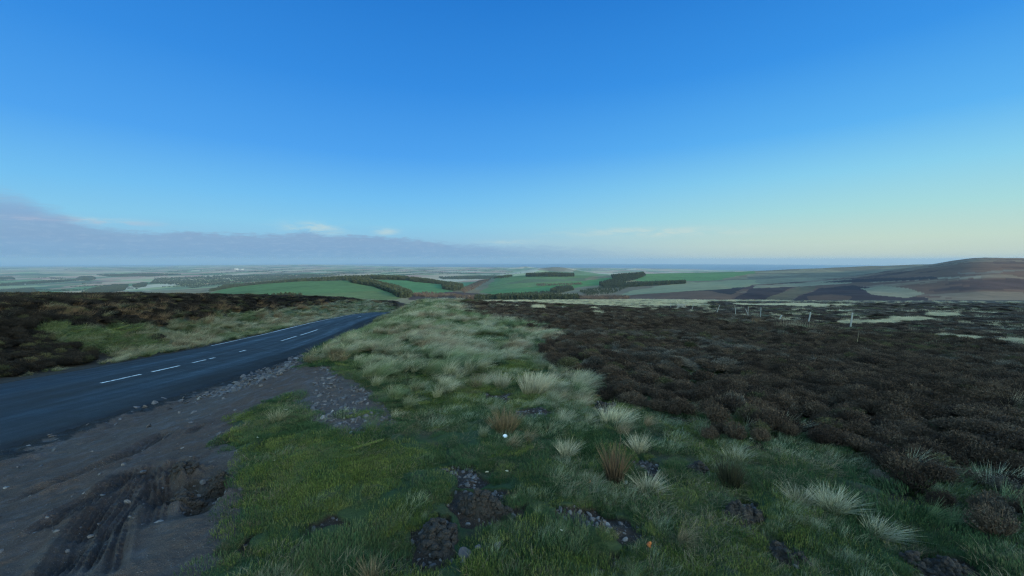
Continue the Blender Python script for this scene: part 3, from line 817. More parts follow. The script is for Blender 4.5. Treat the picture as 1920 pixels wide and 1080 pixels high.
def grass_mat(name, root, tip_, alt, alt_amt=0.5, rough=0.75, gain=0.5):
    m, t, p = material(name)
    rnd = t.n('ShaderNodeObjectInfo').outputs['Random']
    c1 = t.mix(t.step(t.attr('tip'), 0.1, 0.9), root, tip_)
    c1 = t.mix(t.m('MULTIPLY', t.m('MULTIPLY', t.attr('tint'), rnd), alt_amt * 2, clamp=True), c1, alt)
    v = t.m('ADD', 1 - gain / 2, t.m('MULTIPLY', rnd, gain))
    c1 = t.mix(1.0, c1, t.n('ShaderNodeCombineColor', ins={0: v, 1: v, 2: v}).outputs[0], 'MULTIPLY')
    t.set(p.inputs['Base Color'], c1); p.inputs['Roughness'].default_value = rough; p.inputs['Specular IOR Level'].default_value = 0.25
    return m

M_TURF = grass_mat('short_turf', (0.016, 0.044, 0.014), (0.050, 0.118, 0.038), (0.13, 0.13, 0.06), 0.5)
M_MOSS = grass_mat('yellow_turf', (0.036, 0.060, 0.013), (0.150, 0.205, 0.036), (0.18, 0.16, 0.06), 0.4)
M_PALE = grass_mat('bleached_grass', (0.08, 0.115, 0.045), (0.47, 0.45, 0.31), (0.40, 0.34, 0.22), 0.5)
M_TAN = grass_mat('tan_grass', (0.08, 0.065, 0.03), (0.24, 0.16, 0.095), (0.17, 0.10, 0.06), 0.5)
M_STRAW = grass_mat('straw_grass', (0.18, 0.16, 0.08), (0.52, 0.46, 0.32), (0.42, 0.35, 0.22), 0.5)
M_HEATH = grass_mat('heather', (0.011, 0.007, 0.005), (0.046, 0.029, 0.020), (0.105, 0.074, 0.050), 0.5, 0.85, 0.9)
M_TAN2 = grass_mat('dry_grass', (0.10, 0.085, 0.05), (0.30, 0.25, 0.18), (0.22, 0.17, 0.11), 0.5)
M_HEATHG = grass_mat('grey_heather', (0.014, 0.011, 0.009), (0.078, 0.066, 0.054), (0.15, 0.125, 0.098), 0.5, 0.85, 0.8)
M_HEATHO = grass_mat('olive_heather', (0.020, 0.018, 0.008), (0.060, 0.062, 0.026), (0.10, 0.08, 0.04), 0.5, 0.85, 0.8)
M_HEATHD = grass_mat('shaded_heather', (0.006, 0.005, 0.004), (0.020, 0.015, 0.011), (0.036, 0.028, 0.020), 0.5, 0.85, 0.8)  # darker heather copy, the left bank's shade put into its colour
M_RUSHB = grass_mat('brown_rush', (0.022, 0.016, 0.009), (0.17, 0.105, 0.062), (0.09, 0.055, 0.030), 0.5)
M_RUSHD = grass_mat('dark_rush', (0.016, 0.018, 0.008), (0.060, 0.055, 0.030), (0.10, 0.075, 0.045), 0.5)
M_RUSH = grass_mat('rush', (0.075, 0.085, 0.035), (0.20, 0.135, 0.075), (0.13, 0.08, 0.045), 0.5)

def heather_proto(name, seed, mat, n=230, rad=0.24, H=0.25):
    r = np.random.default_rng(seed)
    Vs, Fs, tips, tints = [], [], [], []
    off = 0
    for i in range(n):
        a = r.uniform(0, 2 * math.pi); q = r.uniform(0, 1) ** 0.5
        tip_r = rad * q * r.uniform(0.85, 1.12); h = H * math.sqrt(max(0.05, 1 - 0.82 * q * q)) * r.uniform(0.75, 1.12)
        tx, ty = tip_r * math.cos(a), tip_r * math.sin(a)
        bx, by = tx * 0.35, ty * 0.35
        s0 = r.uniform(0.25, 0.5)
        fa = r.uniform(0, math.pi); wx, wy = math.cos(fa), math.sin(fa)
        tn = r.uniform(0, 1)
        mxp = (bx + (tx - bx) * 0.6, by + (ty - by) * 0.6, h * 0.55)
        wdt = 0.0045
        P = [(bx + (tx - bx) * s0 * 0.5, by + (ty - by) * s0 * 0.5, h * s0 * 0.6), mxp, (tx, ty, h)]
        for k in range(2):
            A, B = P[k], P[k + 1]
            w0, w1 = wdt * (1.3 - 0.5 * k), wdt * (0.8 - 0.5 * k)
            Vs += [(A[0] - w0 * wx, A[1] - w0 * wy, A[2]), (A[0] + w0 * wx, A[1] + w0 * wy, A[2]), (B[0] + w1 * wx, B[1] + w1 * wy, B[2]), (B[0] - w1 * wx, B[1] - w1 * wy, B[2])]
            f0, f1 = (0.2, 0.5) if k == 0 else (0.5, 0.9)
            tips += [f0, f0, f1, f1]; tints += [tn] * 4
            Fs.append((off, off + 1, off + 2, off + 3)); off += 4
        for l in range(5):                                    # leafy sprigs near the tip
            f = r.uniform(0.45, 1.0)
            A = [P[1][c] + (P[2][c] - P[1][c]) * (f - 0.4) / 0.6 for c in range(3)]
            o = r.normal(0, 1, 3); o[2] = abs(o[2]) * 0.9 + 0.3; o /= np.linalg.norm(o)
            ln = r.uniform(0.02, 0.045); s = np.cross(o, r.normal(0, 1, 3)); s /= np.linalg.norm(s) + 1e-6; s *= r.uniform(0.003, 0.006)
            A = np.array(A); B = A + o * ln; Md = A + o * ln * 0.5
            Vs += [tuple(A), tuple(Md + s), tuple(B), tuple(Md - s)]
            tips += [0.6, 0.8, 1.0, 0.8]; tints += [r.uniform(0, 1)] * 4
            Fs.append((off, off + 1, off + 2, off + 3)); off += 4
    return proto(name, np.array(Vs), np.array(Fs), mat, tips, tints)

P_HEATH = [heather_proto('heather_bush', s, m_) for m_ in (M_HEATH, M_HEATHG, M_HEATHO) for s in (1, 2, 3)]
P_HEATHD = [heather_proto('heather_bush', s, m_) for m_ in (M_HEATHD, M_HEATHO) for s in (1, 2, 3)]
def cells(x, y, size, seed):
    """distance to the nearest jittered mound centre, in units of the mound size"""
    x = x / size; y = y / size
    xi, yi = np.floor(x), np.floor(y); best = np.full(x.shape, 9.0)
    for i in (-1, 0, 1):
        for j in (-1, 0, 1):
            a, b = xi + i, yi + j
            jx = vnoise(a * 1.0, b * 1.0, seed); jy = vnoise(a * 1.0, b * 1.0, seed + 1)
            best = np.minimum(best, np.hypot(a + jx - x, b + jy - y))
    return best
def bp(name, mat, k, **kw):
    out = []
    for s in range(k):
        V, Fc, ti, tn = blades(seed=s + 10, **kw)
        out.append(proto(name, V, Fc, mat, ti, tn))
    return out
M_DEAD = grass_mat('dead_thatch', (0.10, 0.085, 0.045), (0.26, 0.22, 0.13), (0.17, 0.12, 0.07), 0.5)
P_DEAD = bp('dead_turf', M_DEAD, 2, n=130, rad=0.17, len_=(0.015, 0.05), wid=0.0034, lean=1.3, seg=2, wind=(0.35, -0.15), curl=0.4, spread=0.9, up=0.45)
P_TURF = bp('turf_patch', M_TURF, 3, n=640, rad=0.17, len_=(0.008, 0.022), wid=0.0030, lean=0.6, seg=2, wind=(0.25, -0.1), curl=0.6)
M_DARKT = grass_mat('dark_turf', (0.012, 0.036, 0.012), (0.036, 0.092, 0.030), (0.075, 0.10, 0.045), 0.5)
M_FROST = grass_mat('frosted_grass', (0.040, 0.080, 0.034), (0.26, 0.30, 0.20), (0.30, 0.29, 0.17), 0.45)
P_FROST = bp('frosted_grass_patch', M_FROST, 3, n=110, rad=0.12, len_=(0.02, 0.075), wid=0.0030, lean=0.8, seg=2, wind=(0.45, -0.2), curl=0.7, spread=0.6)
P_DARKT = bp('dark_turf_patch', M_DARKT, 2, n=640, rad=0.17, len_=(0.008, 0.022), wid=0.0030, lean=0.6, seg=2, wind=(0.3, -0.1), curl=0.6)
P_MOSS = bp('moss_patch', M_MOSS, 2, n=640, rad=0.17, len_=(0.006, 0.017), wid=0.0030, lean=0.5, seg=2, wind=(0.15, -0.1), curl=0.6)
M_PALEG = grass_mat('green_long_grass', (0.030, 0.070, 0.024), (0.15, 0.21, 0.10), (0.26, 0.26, 0.13), 0.5)
M_PALET = grass_mat('tan_long_grass', (0.10, 0.085, 0.04), (0.36, 0.27, 0.17), (0.26, 0.18, 0.11), 0.5)
P_PALE = [o_ for m_ in (M_PALE, M_PALET, M_PALEG) for o_ in bp('pale_tuft', m_, 3, n=170, rad=0.10, len_=(0.10, 0.26), wid=0.0050, lean=0.8, seg=3, wind=(0.60, -0.30), curl=0.8, spread=0.6)]
P_TAN = bp('tan_tuft', M_TAN, 3, n=150, rad=0.14, len_=(0.14, 0.34), wid=0.0055, lean=0.55, seg=3, wind=(0.50, 0.0), curl=0.5, spread=0.5)
P_STRAW = bp('straw_tuft', M_STRAW, 3, n=140, rad=0.13, len_=(0.10, 0.30), wid=0.008, lean=0.4, seg=2, wind=(0.25, 0.0), curl=0.5)

def samples(n, r0, r1, a0, a1, s0, k):
    """polar candidates, spacing s(r)=max(s0, k r)"""
    rr = np.linspace(r0, r1, 4000)
    s = np.maximum(s0, k * rr)
    pdf = rr / s ** 2; cdf = np.cumsum(pdf); cdf /= cdf[-1]
    total = float(((pdf[1:] + pdf[:-1]) / 2 * np.diff(rr)).sum()) * math.radians(a1 - a0)
    n = int(total * n)
    r = np.interp(rng.uniform(0, 1, n), cdf, rr); a = np.radians(rng.uniform(a0, a1, n))
    return r * np.sin(a), r * np.cos(a), np.maximum(s0, k * r) / s0

def clear_of(X, Y, rad):
    b = np.zeros(X.shape, bool)
    nearm = np.hypot(X, Y) < 10
    x, y = X[nearm], Y[nearm]; o = np.zeros(x.shape, bool)
    for a in range(6):
        o |= cover(x + rad * math.cos(a * 1.047), y + rad * math.sin(a * 1.047))['bare']
    b[nearm] = o
    return ~b

def place(name, X, Y, S, keep, protos, smin, smax, label, cat, yaw=math.pi, tilt=0.12, dz=0.0, flat=None, pick=None, skew=1.0):
    X, Y, S = X[keep], Y[keep], S[keep]
    n = len(X)
    Z = ground_z(X, Y) + (dz(X, Y) if callable(dz) else dz)
    pk = rng.integers(0, len(protos), n) if pick is None else pick(X, Y, n)
    rot = np.stack([rng.normal(0, tilt, n), rng.normal(0, tilt, n), rng.uniform(-yaw, yaw, n)], -1)
    s = S * (smin + (smax - smin) * rng.uniform(0, 1, n) ** skew)
    sz = s / S * np.clip(S, 1, 1.5) * (1.0 if flat is None else flat(X, Y))
    scl = np.stack([s, s, sz], -1)
    print(name, n)
    return scatter(name, np.stack([X, Y, Z], -1), rot, scl, pk, protos, label, cat)

# heather on the right
X, Y, S = samples(1.9, 2.0, 190, -25, 60, 0.165, 0.0095)
c = cover(X, Y)
cl = fbm(X * 0.55, Y * 0.55, 4, 201)
k = c['heather'] & ~c['strip'] & ~c['dirt'] & ~(c['far'] & (Y > 100)) & (cl > -0.55)
edge_thin = smooth(1.5, -0.2, (c['py'] - np.interp(c['px'], [1300, 1500, 1700, 1920], [740, 765, 800, 850])) / 140)
k &= (rng.uniform(0, 1, len(X)) < np.where((c['px'] > 1380) & (np.hypot(X, Y) < 9), 0.16 + 0.84 * edge_thin, 1))
def dome(x, y):
    q = cells(x + 0.12 * fbm(x * 3, y * 3, 2, 221), y, 0.62, 220)
    return np.clip(1 - (q / 0.72) ** 2, 0, 1) ** 0.5
def hf(x, y):
    return 0.86 * np.clip(0.55 + 0.55 * dome(x, y) + 0.4 * fbm(x * 0.5, y * 0.5, 3, 202), 0.3, 1.6) * np.where(np.hypot(x, y) > 24, 0.62, 1.0)
hz_ = lambda x, y: (0.15 * dome(x, y) - 0.05) * smooth(2.5, 8, np.hypot(x, y))
def kinds(x, y, n):
    a = fbm(x * 0.35, y * 0.35, 3, 222) + 0.55 * rng.normal(0, 0.5, n)
    b = fbm(x * 0.22 + 9, y * 0.22, 3, 223) + 0.5 * rng.normal(0, 0.5, n)
    kd = np.where(a > 0.42, 1, np.where(b > 0.42, 2, 0))
    return kd * 3 + rng.integers(0, 3, n)
def kinds_l(x, y, n):
    return np.where(rng.uniform(0, 1, n) < 0.18, 1, 0) * 3 + rng.integers(0, 3, n)
rim = ~cover(X - 0.7, Y - 0.35)['heather'] & (np.hypot(X, Y) < 20)
k &= ~rim | (rng.uniform(0, 1, len(X)) < 0.38)
k &= (dome(X, Y) > 0.2) | (rng.uniform(0, 1, len(X)) < 0.2) | (np.hypot(X, Y) > 40)
place('heather', X, Y, S * (0.62 + 0.38 * smooth(3, 8, np.hypot(X, Y))), k, P_HEATH, 0.50, 0.90, 'dark brown heather covering the moor right of the grass', 'heather', flat=hf, dz=hz_, pick=kinds)
# heather and scrub left of the road
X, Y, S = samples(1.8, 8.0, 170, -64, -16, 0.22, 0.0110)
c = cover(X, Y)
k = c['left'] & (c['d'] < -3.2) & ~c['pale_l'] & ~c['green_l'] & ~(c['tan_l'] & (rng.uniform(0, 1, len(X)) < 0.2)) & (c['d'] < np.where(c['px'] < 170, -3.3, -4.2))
place('heather', X, Y, S, k, P_HEATHD, 0.6, 1.05, 'shade-darkened heather covering the bank left of the road', 'heather', flat=hf, dz=hz_, pick=kinds_l)
# pale grasses
X, Y, S = samples(1.5, 2.0, 120, -62, 58, 0.19, 0.011)
c = cover(X, Y)
tuft = fbm(X * 1.3, Y * 1.3, 4, 203)
turfz = (c['d'] > 3.2) & ~c['dirt'] & ~c['bare'] & ~c['heather'] & (Y > 0.5)
tq = np.clip(1 - (cells(X + 0.15 * fbm(X * 2, Y * 2, 2, 231), Y, 0.62, 230) / 0.66) ** 2, 0, 1) ** 0.5
tuft2 = tuft + 0.5 * fbm(X * 0.5, Y * 0.5, 3, 213)
k = c['pale'] & ~c['dirt'] & (tq > 0.45) & (tuft2 > -0.22)
k |= turfz & ~c['pale'] & (tuft > 0.30 - 0.30 * smooth(3.6, 7, Y)) & (rng.uniform(0, 1, len(X)) < 0.05 + 0.50 * smooth(3.2, 6, Y))
band = c['left'] & (Y > 6) & (c['d'] < -2.85) & (c['d'] > -4.6 - 1.2 * tuft - 0.03 * Y) & (c['px'] > 190)
k |= c['pale_l'] & (tuft > -0.12)
k |= c['green_l'] & (tuft > -0.25)
k |= band & (tuft > -0.25)
k |= c['heather'] & (np.hypot(X, Y) < 9) & (c['px'] > 1400) & (c['py'] > 800) & (tuft > -0.1) & (rng.uniform(0, 1, len(X)) < 0.16)
k |= c['heather'] & (tuft > 0.34) & (rng.uniform(0, 1, len(X)) < 0.25)
k |= c['left'] & (c['d'] < -2.9) & (tuft > 0.28) & (rng.uniform(0, 1, len(X)) < 0.12)
sf = lambda x, y: 0.40 + 0.60 * smooth(2.5, 9, np.hypot(x, y))
dz_p = lambda x, y: 0.13 * np.clip(1 - (cells(x + 0.15 * fbm(x * 2, y * 2, 2, 231), y, 0.62, 230) / 0.66) ** 2, 0, 1) ** 0.5 * cover(x, y)['pale']
def kinds_p(x, y, n):
    a = fbm(x * 0.6, y * 0.6, 3, 232) + 0.5 * rng.normal(0, 0.4, n)
    g_ = cover(x, y)['green_l']
    lf_ = road_d(x, y) < 0
    a = np.where(lf_, np.minimum(a, 0.3 + 0.08 * (rng.uniform(0, 1, n) < 0.12)), a)
    return np.where(g_ & (rng.uniform(0, 1, n) < 0.8), 2, np.where(a > 0.34, 1, np.where(a < -0.10, 2, 0))) * 3 + rng.integers(0, 3, n)
place('pale_grass', X, Y, S * sf(X, Y), k, P_PALE, 0.5, 1.0, 'bleached wind-swept grass on the verge and bank', 'grass', yaw=0.7, dz=dz_p, pick=kinds_p)
# tan grass on the left and in the heather
X, Y, S = samples(1.4, 9.0, 150, -64, -14, 0.24, 0.011)
c = cover(X, Y)
k = (c['tan_l'] & (c['px'] < 620) & (rng.uniform(0, 1, len(X)) < 0.26) & (fbm(X * 0.3, Y * 0.3, 3, 241) > -0.1)) | (c['pale_l'] & (rng.uniform(0, 1, len(X)) < 0.04)) | (c['left'] & (c['d'] < -4) & (rng.uniform(0, 1, len(X)) < 0.015))
place('tan_grass', X, Y, S, k, P_TAN, 0.7, 1.2, 'tan dead grass on the bank left of the road', 'grass', yaw=0.6)
# bleached strips on the lower moor
X, Y, S = samples(2.6, 18, 330, -20, 60, 0.22, 0.0055)
c = cover(X, Y, warp=0.12)
t1 = fbm(X * 0.3, Y * 0.3, 3, 204)
k = (c['strip'] & (fbm(X * 0.8, Y * 0.5, 3, 242) > -0.15)) | (c['heather'] & (np.hypot(X, Y) > 32) & (t1 > 0.42) & (rng.uniform(0, 1, len(X)) < 0.12)) | (c['far'] & (t1 > 0.2) & (rng.uniform(0, 1, len(X)) < 0.3))
place('straw_grass', X, Y, S, k, P_STRAW, 0.7, 1.3, 'straw pale grass in strips across the lower moor', 'grass', yaw=1.0)
# turf
X, Y, S = samples(1.7, 1.2, 26, -60, 60, 0.125, 0.020)
c = cover(X, Y)
mossn = fbm(X * 0.7, Y * 0.7, 3, 205)
nb = ~clear_of(X, Y, 0.13)
S = np.where(nb, S * 0.45, S)
base_ok = (c['d'] > 3.4) & ~c['bare'] & (Y > 0.3) & (clear_of(X, Y, 0.03) | (rng.uniform(0, 1, len(X)) < 0.2))
ok = base_ok & ~c['dirt'] & ~(c['heather'] & cover(X - 0.7, Y - 0.35)['heather'] & (rng.uniform(0, 1, len(X)) < np.where(c['px'] > 1450, 0.25, 0.6))) & ~(c['pale'] & (rng.uniform(0, 1, len(X)) < 0.1))
ok |= base_ok & c['dirt'] & (c['px'] > 430) & (c['py'] > 775) & (c['d'] > 5.0) & (fbm(X * 1.6, Y * 1.6, 3, 206) > 0.30)
ok |= c['green_l']
hint = (c['px'] < 640) & (c['px'] > 400) & (c['py'] > 770) & (c['py'] < 900) | c['green_l']
ma = mossn + 0.35 * fbm(X * 2.6, Y * 2.6, 3, 208) + 0.5 * hint
yel = ma > 0.17
drk = ma < -0.14
rr_ = rng.uniform(0, 1, len(X))
yel = np.where(rr_ < 0.2, ~yel, yel); drk = drk & ~yel
thin = fbm(X * 1.9, Y * 1.9, 4, 209)
ok &= (thin > -0.27) | (rr_ > 0.8)
place('turf', X, Y, S, ok & ~yel & ~drk, P_TURF, 0.8, 1.25, 'short green turf in the foreground', 'grass')
place('dark_turf', X, Y, S, ok & drk, P_DARKT, 0.8, 1.5, 'dark green patches in the foreground turf', 'grass')
place('mossy_turf', X, Y, S, ok & yel, P_MOSS, 0.8, 1.25, 'yellow green mossy turf beside the dirt pull-in', 'grass')
fr_ = fbm(X * 1.5 + 3, Y * 1.5, 4, 243) + 0.22 * smooth(2.6, 4.5, Y) * (c['px'] > 800) - 0.25 * (c['px'] < 700)
place('frosted_grass', X, Y, S * (0.5 + 0.5 * smooth(2.4, 4.5, Y)), ok & (fr_ > 0.10) & (rng.uniform(0, 1, len(X)) < 0.75), P_FROST, 0.6, 1.2, 'fine frosted pale green grass mottling the turf', 'grass', yaw=0.9)
dn_ = fbm(X * 1.1, Y * 1.1, 4, 207)
place('dead_thatch', X, Y, S, ok & (rng.uniform(0, 1, len(X)) < 0.2 + 0.8 * (dn_ > 0.05)), P_DEAD, 0.5, 1.1, 'flattened dead grass lying over the short turf', 'grass', yaw=1.2, dz=0.008)

# ------------------------------------------------------------------ stones
m_stone, t, p = material('grey_stone')
oc = obj_coord(t); rnd = t.n('ShaderNodeObjectInfo').outputs['Random']
cst = t.ramp(rnd, [(0, (0.04, 0.035, 0.038)), (0.5, (0.095, 0.085, 0.088)), (0.9, (0.13, 0.115, 0.115)), (1.0, (0.22, 0.21, 0.21))])
cst = t.mix(t.m('MULTIPLY', t.noise(oc, 40, 4, 0.6), 0.6), cst, (0.08, 0.07, 0.07))
t.set(p.inputs['Base Color'], cst); p.inputs['Roughness'].default_value = 0.8
bump(t, p, t.noise(oc, 90, 4, 0.6), 0.4, 0.004)
import bmesh
def rock_mesh(name, seed, flat=0.6, sub=2, amp=0.35):
    r = random.Random(seed)
    bm = bmesh.new(); bmesh.ops.create_icosphere(bm, subdivisions=sub, radius=0.5)
    pl = [(Vector((r.gauss(0, 1), r.gauss(0, 1), r.gauss(0, 1))).normalized(), r.uniform(0.24, 0.42)) for _ in range(9)]
    for v in bm.verts:
        for n_, d_ in pl:
            e = v.co.dot(n_) - d_
            if e > 0:
                v.co -= n_ * e * 0.9
        v.co.x *= 1.2; v.co.z *= flat
        v.co *= 1 + r.uniform(-0.04, 0.04)
    me = bpy.data.meshes.new(name); bm.to_mesh(me); bm.free()
    me.materials.append(m_stone)
    return me
P_ROCK = [bpy.data.objects.new('pebble', rock_mesh('pebble', s)) for s in range(5)]
X, Y, S = samples(1.0, 1.5, 24, -60, 50, 0.028, 0.008)
c = cover(X, Y)
u_ = rng.uniform(0, 1, len(X))
gv = np.zeros(len(X))
gv = np.where(c['dirt'], 0.018, gv)
gv = np.where(c['dirt'] & inpoly(c['px'], c['py'], [(600, 690), (700, 735), (750, 790), (660, 825), (590, 790)]), 0.40, gv)
gv = np.where(c['bare'], 0.30, gv)
for q, dn in ((0, 1.0), (1, 0.85), (2, 0.6), (3, 0.9), (4, 0.5), (5, 0.35)):
    gv = np.where(inpoly(c['bx'], c['by'], BARE[q]), dn, gv)
verge = inpoly(c['px'], c['py'], [(335, 752), (470, 695), (560, 668), (610, 650), (600, 668), (520, 708), (410, 748)])
gv = np.where(verge & (c['d'] > 2.6), 0.9, gv)
gv = np.where((c['d'] > 2.6) & (c['d'] < 3.1) & (Y <= 9), 0.10, gv)
k = (u_ < gv) & (c['d'] > 2.55)
place('gravel', X, Y, S * np.where(c['bare'], 0.9, 1.0), k, P_ROCK, 0.006, 0.052, 'loose grey gravel along the verge and in bare patches', 'gravel', tilt=0.5, dz=0.002, skew=2.2)

# ------------------------------------------------------------------ woods on the hills
m_con, t, p = material('conifer')
rnd = t.n('ShaderNodeObjectInfo').outputs['Random']
t.set(p.inputs['Base Color'], t.mix(rnd, (0.012, 0.024, 0.012), (0.034, 0.050, 0.024))); p.inputs['Roughness'].default_value = 0.9
m_dec, t, p = material('bare_broadleaf')
rnd = t.n('ShaderNodeObjectInfo').outputs['Random']
t.set(p.inputs['Base Color'], t.mix(rnd, (0.050, 0.040, 0.034), (0.105, 0.085, 0.068))); p.inputs['Roughness'].default_value = 0.9
def conifer(name, seed, mat, round_=False):
    r = np.random.default_rng(seed)
    Vs, Fs = [], []
    n = 90
    for i in range(n):
        f = r.uniform(0.08, 1.0); 
        rad = (0.26 * math.sqrt(max(0.02, 1 - (2 * f - 1.05) ** 2)) + 0.05) if round_ else 0.24 * (1 - f) ** 0.75 + 0.02
        a = r.uniform(0, 2 * math.pi); q = r.uniform(0.5, 1.05)
        x, y = rad * q * math.cos(a), rad * q * math.sin(a)
        s = r.uniform(0.06, 0.12)
        d1 = r.normal(0, 1, 3); d1 /= np.linalg.norm(d1); d2 = np.cross(d1, r.normal(0, 1, 3)); d2 /= np.linalg.norm(d2)
        c0 = np.array([x, y, f * 0.97]); b = len(Vs)
        Vs += [c0 + d1 * s, c0 + d2 * s * 0.7, c0 - d1 * s, c0 - d2 * s * 0.7]
        Fs.append((b, b + 1, b + 2, b + 3))
    for a in range(3):
        b = len(Vs); x, y = 0.02 * math.cos(a * 2.1), 0.02 * math.sin(a * 2.1)
        Vs += [np.array([x, y, -0.15]), np.array([-x, -y, -0.15]), np.array([-x * .4, -y * .4, 0.8]), np.array([x * .4, y * .4, 0.8])]
        Fs.append((b, b + 1, b + 2, b + 3))
    return proto(name, np.array(Vs), np.array(Fs), mat)
P_CON = [conifer('conifer_tree', s, m_con) for s in (1, 2, 3)]
P_DEC = [conifer('broadleaf_tree', s, m_dec, True) for s in (4, 5)]
P_RND = [conifer('dark_broadleaf_tree', s, m_con, True) for s in (6, 7)]

dA = np.zeros(HX.shape)
dA[:-1, :-1] = np.abs((HY[1:, :-1] - HY[:-1, :-1]) * (HX[:-1, 1:] - HX[:-1, :-1]))
def wood(name, poly, lay, ht, space, protos, label, cat='wood', dens=1.0, cap=7000, patch=0.0):
    k = inpoly(HPX, HPY, poly) & (HL >= lay[0]) & (HL <= lay[1])
    if patch:
        k &= fbm(HX / 120, HY / 120, 3, 301) > patch - 1
    ii, jj = np.nonzero(k)
    if len(ii) == 0:
        print('empty wood', label); return
    lam = dA[ii, jj] / space ** 2 * dens
    if lam.sum() > cap:
        lam *= cap / lam.sum()
    cnt = rng.poisson(lam)
    I = np.repeat(ii, cnt); J = np.repeat(jj, cnt)
    n = len(I)
    if n == 0:
        print('no trees', label); return
    fi, fj = rng.uniform(0, 1, n), rng.uniform(0, 1, n)
    I2 = np.minimum(I + 1, HX.shape[0] - 1); J2 = np.minimum(J + 1, HX.shape[1] - 1)
    def bl(A):
        return (A[I, J] * (1 - fi) + A[I2, J] * fi) * (1 - fj) + (A[I, J2] * (1 - fi) + A[I2, J2] * fi) * fj
    P = np.stack([bl(HX), bl(HY), bl(HZ) - 0.3], -1)
    h = ht * rng.uniform(0.5, 1.25, n)
    scl = np.stack([h * rng.uniform(0.8, 1.1, n)] * 2 + [h], -1)
    rot = np.stack([np.zeros(n), np.zeros(n), rng.uniform(0, 6.28, n)], -1)
    print('wood', n, label)
    return scatter(name, P, rot, scl, rng.integers(0, len(protos), n), protos, label, cat)
ALL = P_CON + P_RND
FRW = (0.5, 2.1); MID = (2.3, 4.3); BCK = (4.3, 6.3)
wood('plantation', [(655, 528), (672, 525), (700, 530), (745, 540), (772, 554), (768, 560), (748, 560), (735, 551), (700, 538), (660, 531)], (1.0, 3.4), 13, 5.5, ALL, 'long belt of dark trees running down beside the green hill')
wood('plantation', [(695, 521), (740, 519), (765, 521), (765, 526), (700, 524)], (2.2, 4.6), 15, 6, ALL, 'dark wood on the skyline of the second field')
wood('plantation', [(768, 524), (800, 525), (838, 530), (838, 534), (800, 531), (768, 528)], (2.2, 4.6), 15, 6, ALL, 'dark row of trees crossing the middle of the fields')
wood('plantation', [(828, 536), (850, 533), (868, 537), (868, 544), (850, 546), (830, 543)], (2.2, 4.8), 17, 6, P_CON, 'block of conifers at the end of the tree row')
wood('copse', [(770, 554), (800, 548), (850, 548), (860, 556), (780, 559)], (1.3, 3.2), 7, 6, P_DEC, 'brown scrub in the dip below the tree belt', dens=0.5)
wood('plantation', [(930, 557), (1000, 557), (1085, 558), (1085, 563), (930, 563)], (0.75, 2.0), 11, 4.5, P_CON, 'dark conifer strip along the valley edge, beyond the moor')
wood('plantation', [(890, 557), (930, 557), (930, 562), (890, 562)], (0.75, 2.0), 10, 4.5, P_CON, 'short conifer block at left of the valley strip')
wood('copse', [(855, 556), (890, 556), (890, 562), (855, 562)], (0.75, 2.0), 8, 5, P_DEC, 'reddish bare trees at the left end of the valley strip')
wood('copse', [(1085, 557), (1180, 558), (1170, 565), (1085, 565)], (0.75, 2.0), 7, 5, P_DEC, 'brown leafless trees right of the conifer strip', dens=0.8)
wood('plantation', [(985, 516), (1010, 514), (1030, 513), (1060, 514), (1076, 516), (1076, 519), (985, 519)], (5.2, 6.4), 17, 7, P_CON, 'long low wood capping the green hill')
wood('plantation', [(1145, 518), (1170, 516), (1205, 513.5), (1210, 517), (1190, 525), (1160, 531), (1122, 537), (1122, 533), (1150, 525)], (3.6, 6.4), 15, 7, P_CON, 'broad dark plantation slanting up the right field')
wood('plantation', [(1125, 534), (1200, 531), (1285, 529), (1285, 532), (1190, 538), (1130, 540)], (3.3, 6.2), 13, 6.5, P_CON, 'thin line of conifers under the slanting plantation')
wood('plantation', [(1030, 545), (1045, 539), (1070, 538), (1074, 544), (1050, 550), (1030, 549)], (2.3, 6), 11, 7, ALL, 'dark rounded copse on the valley side')
wood('copse', [(930, 552), (1030, 547), (1040, 552), (1000, 555), (930, 556)], (2.0, 5), 6, 9, P_RND, 'scattered scrub above the valley strip', dens=0.6)
wood('copse', [(1085, 546), (1130, 538), (1180, 538), (1150, 550), (1100, 555)], (1.5, 5), 7, 9, P_RND, 'scattered scrub below the slanting plantation', dens=0.5)
wood('copse', [(1000, 533), (1090, 531), (1090, 534), (1010, 537)], (3.2, 6), 6, 8, P_DEC, 'brown hedge line across the green hill', dens=0.8)
wood('plantation', [(505, 559), (518, 555.5), (563, 555.5), (568, 559)], (0.85, 1.6), 9, 4, P_CON, 'small dark plantation at the foot of the green hill')
wood('copse', [(860, 545), (880, 535), (905, 524), (925, 517), (915, 527), (890, 541), (870, 550)], (3.2, 6.2), 8, 9, P_DEC, 'brown trees along the side valley', dens=0.6)
wood('wood', [(390, 546), (420, 537), (500, 529), (570, 525), (640, 521), (700, 518), (690, 526), (600, 530), (500, 535), (430, 545), (400, 552)], (3.3, 6.5), 16, 10, ALL, 'dark woods behind the green hill', cap=9000)
LP = (6.2, 10.6)
wood('wood', [(150, 550), (180, 540), (215, 535), (240, 535), (232, 545), (190, 551)], LP, 17, 13, P_RND, 'blue dark wood in the lowland above the left heather')
wood('wood', [(247, 537), (265, 531), (275, 532), (272, 538), (255, 540)], LP, 17, 12, P_RND, 'small round wood beside the lowland wood')
wood('wood', [(140, 525), (150, 520), (170, 519), (180, 523), (165, 527)], LP, 20, 14, P_RND, 'dark clump on the left lowland')
wood('wood', [(0, 533), (60, 529), (110, 526), (180, 524), (100, 530), (60, 533), (0, 537)], LP, 16, 16, P_RND, 'dark hedge belt at the left edge of the lowland')
wood('wood', [(-120, 523), (20, 520), (28, 524), (-120, 528)], LP, 18, 18, P_RND, 'far wood at the left edge')
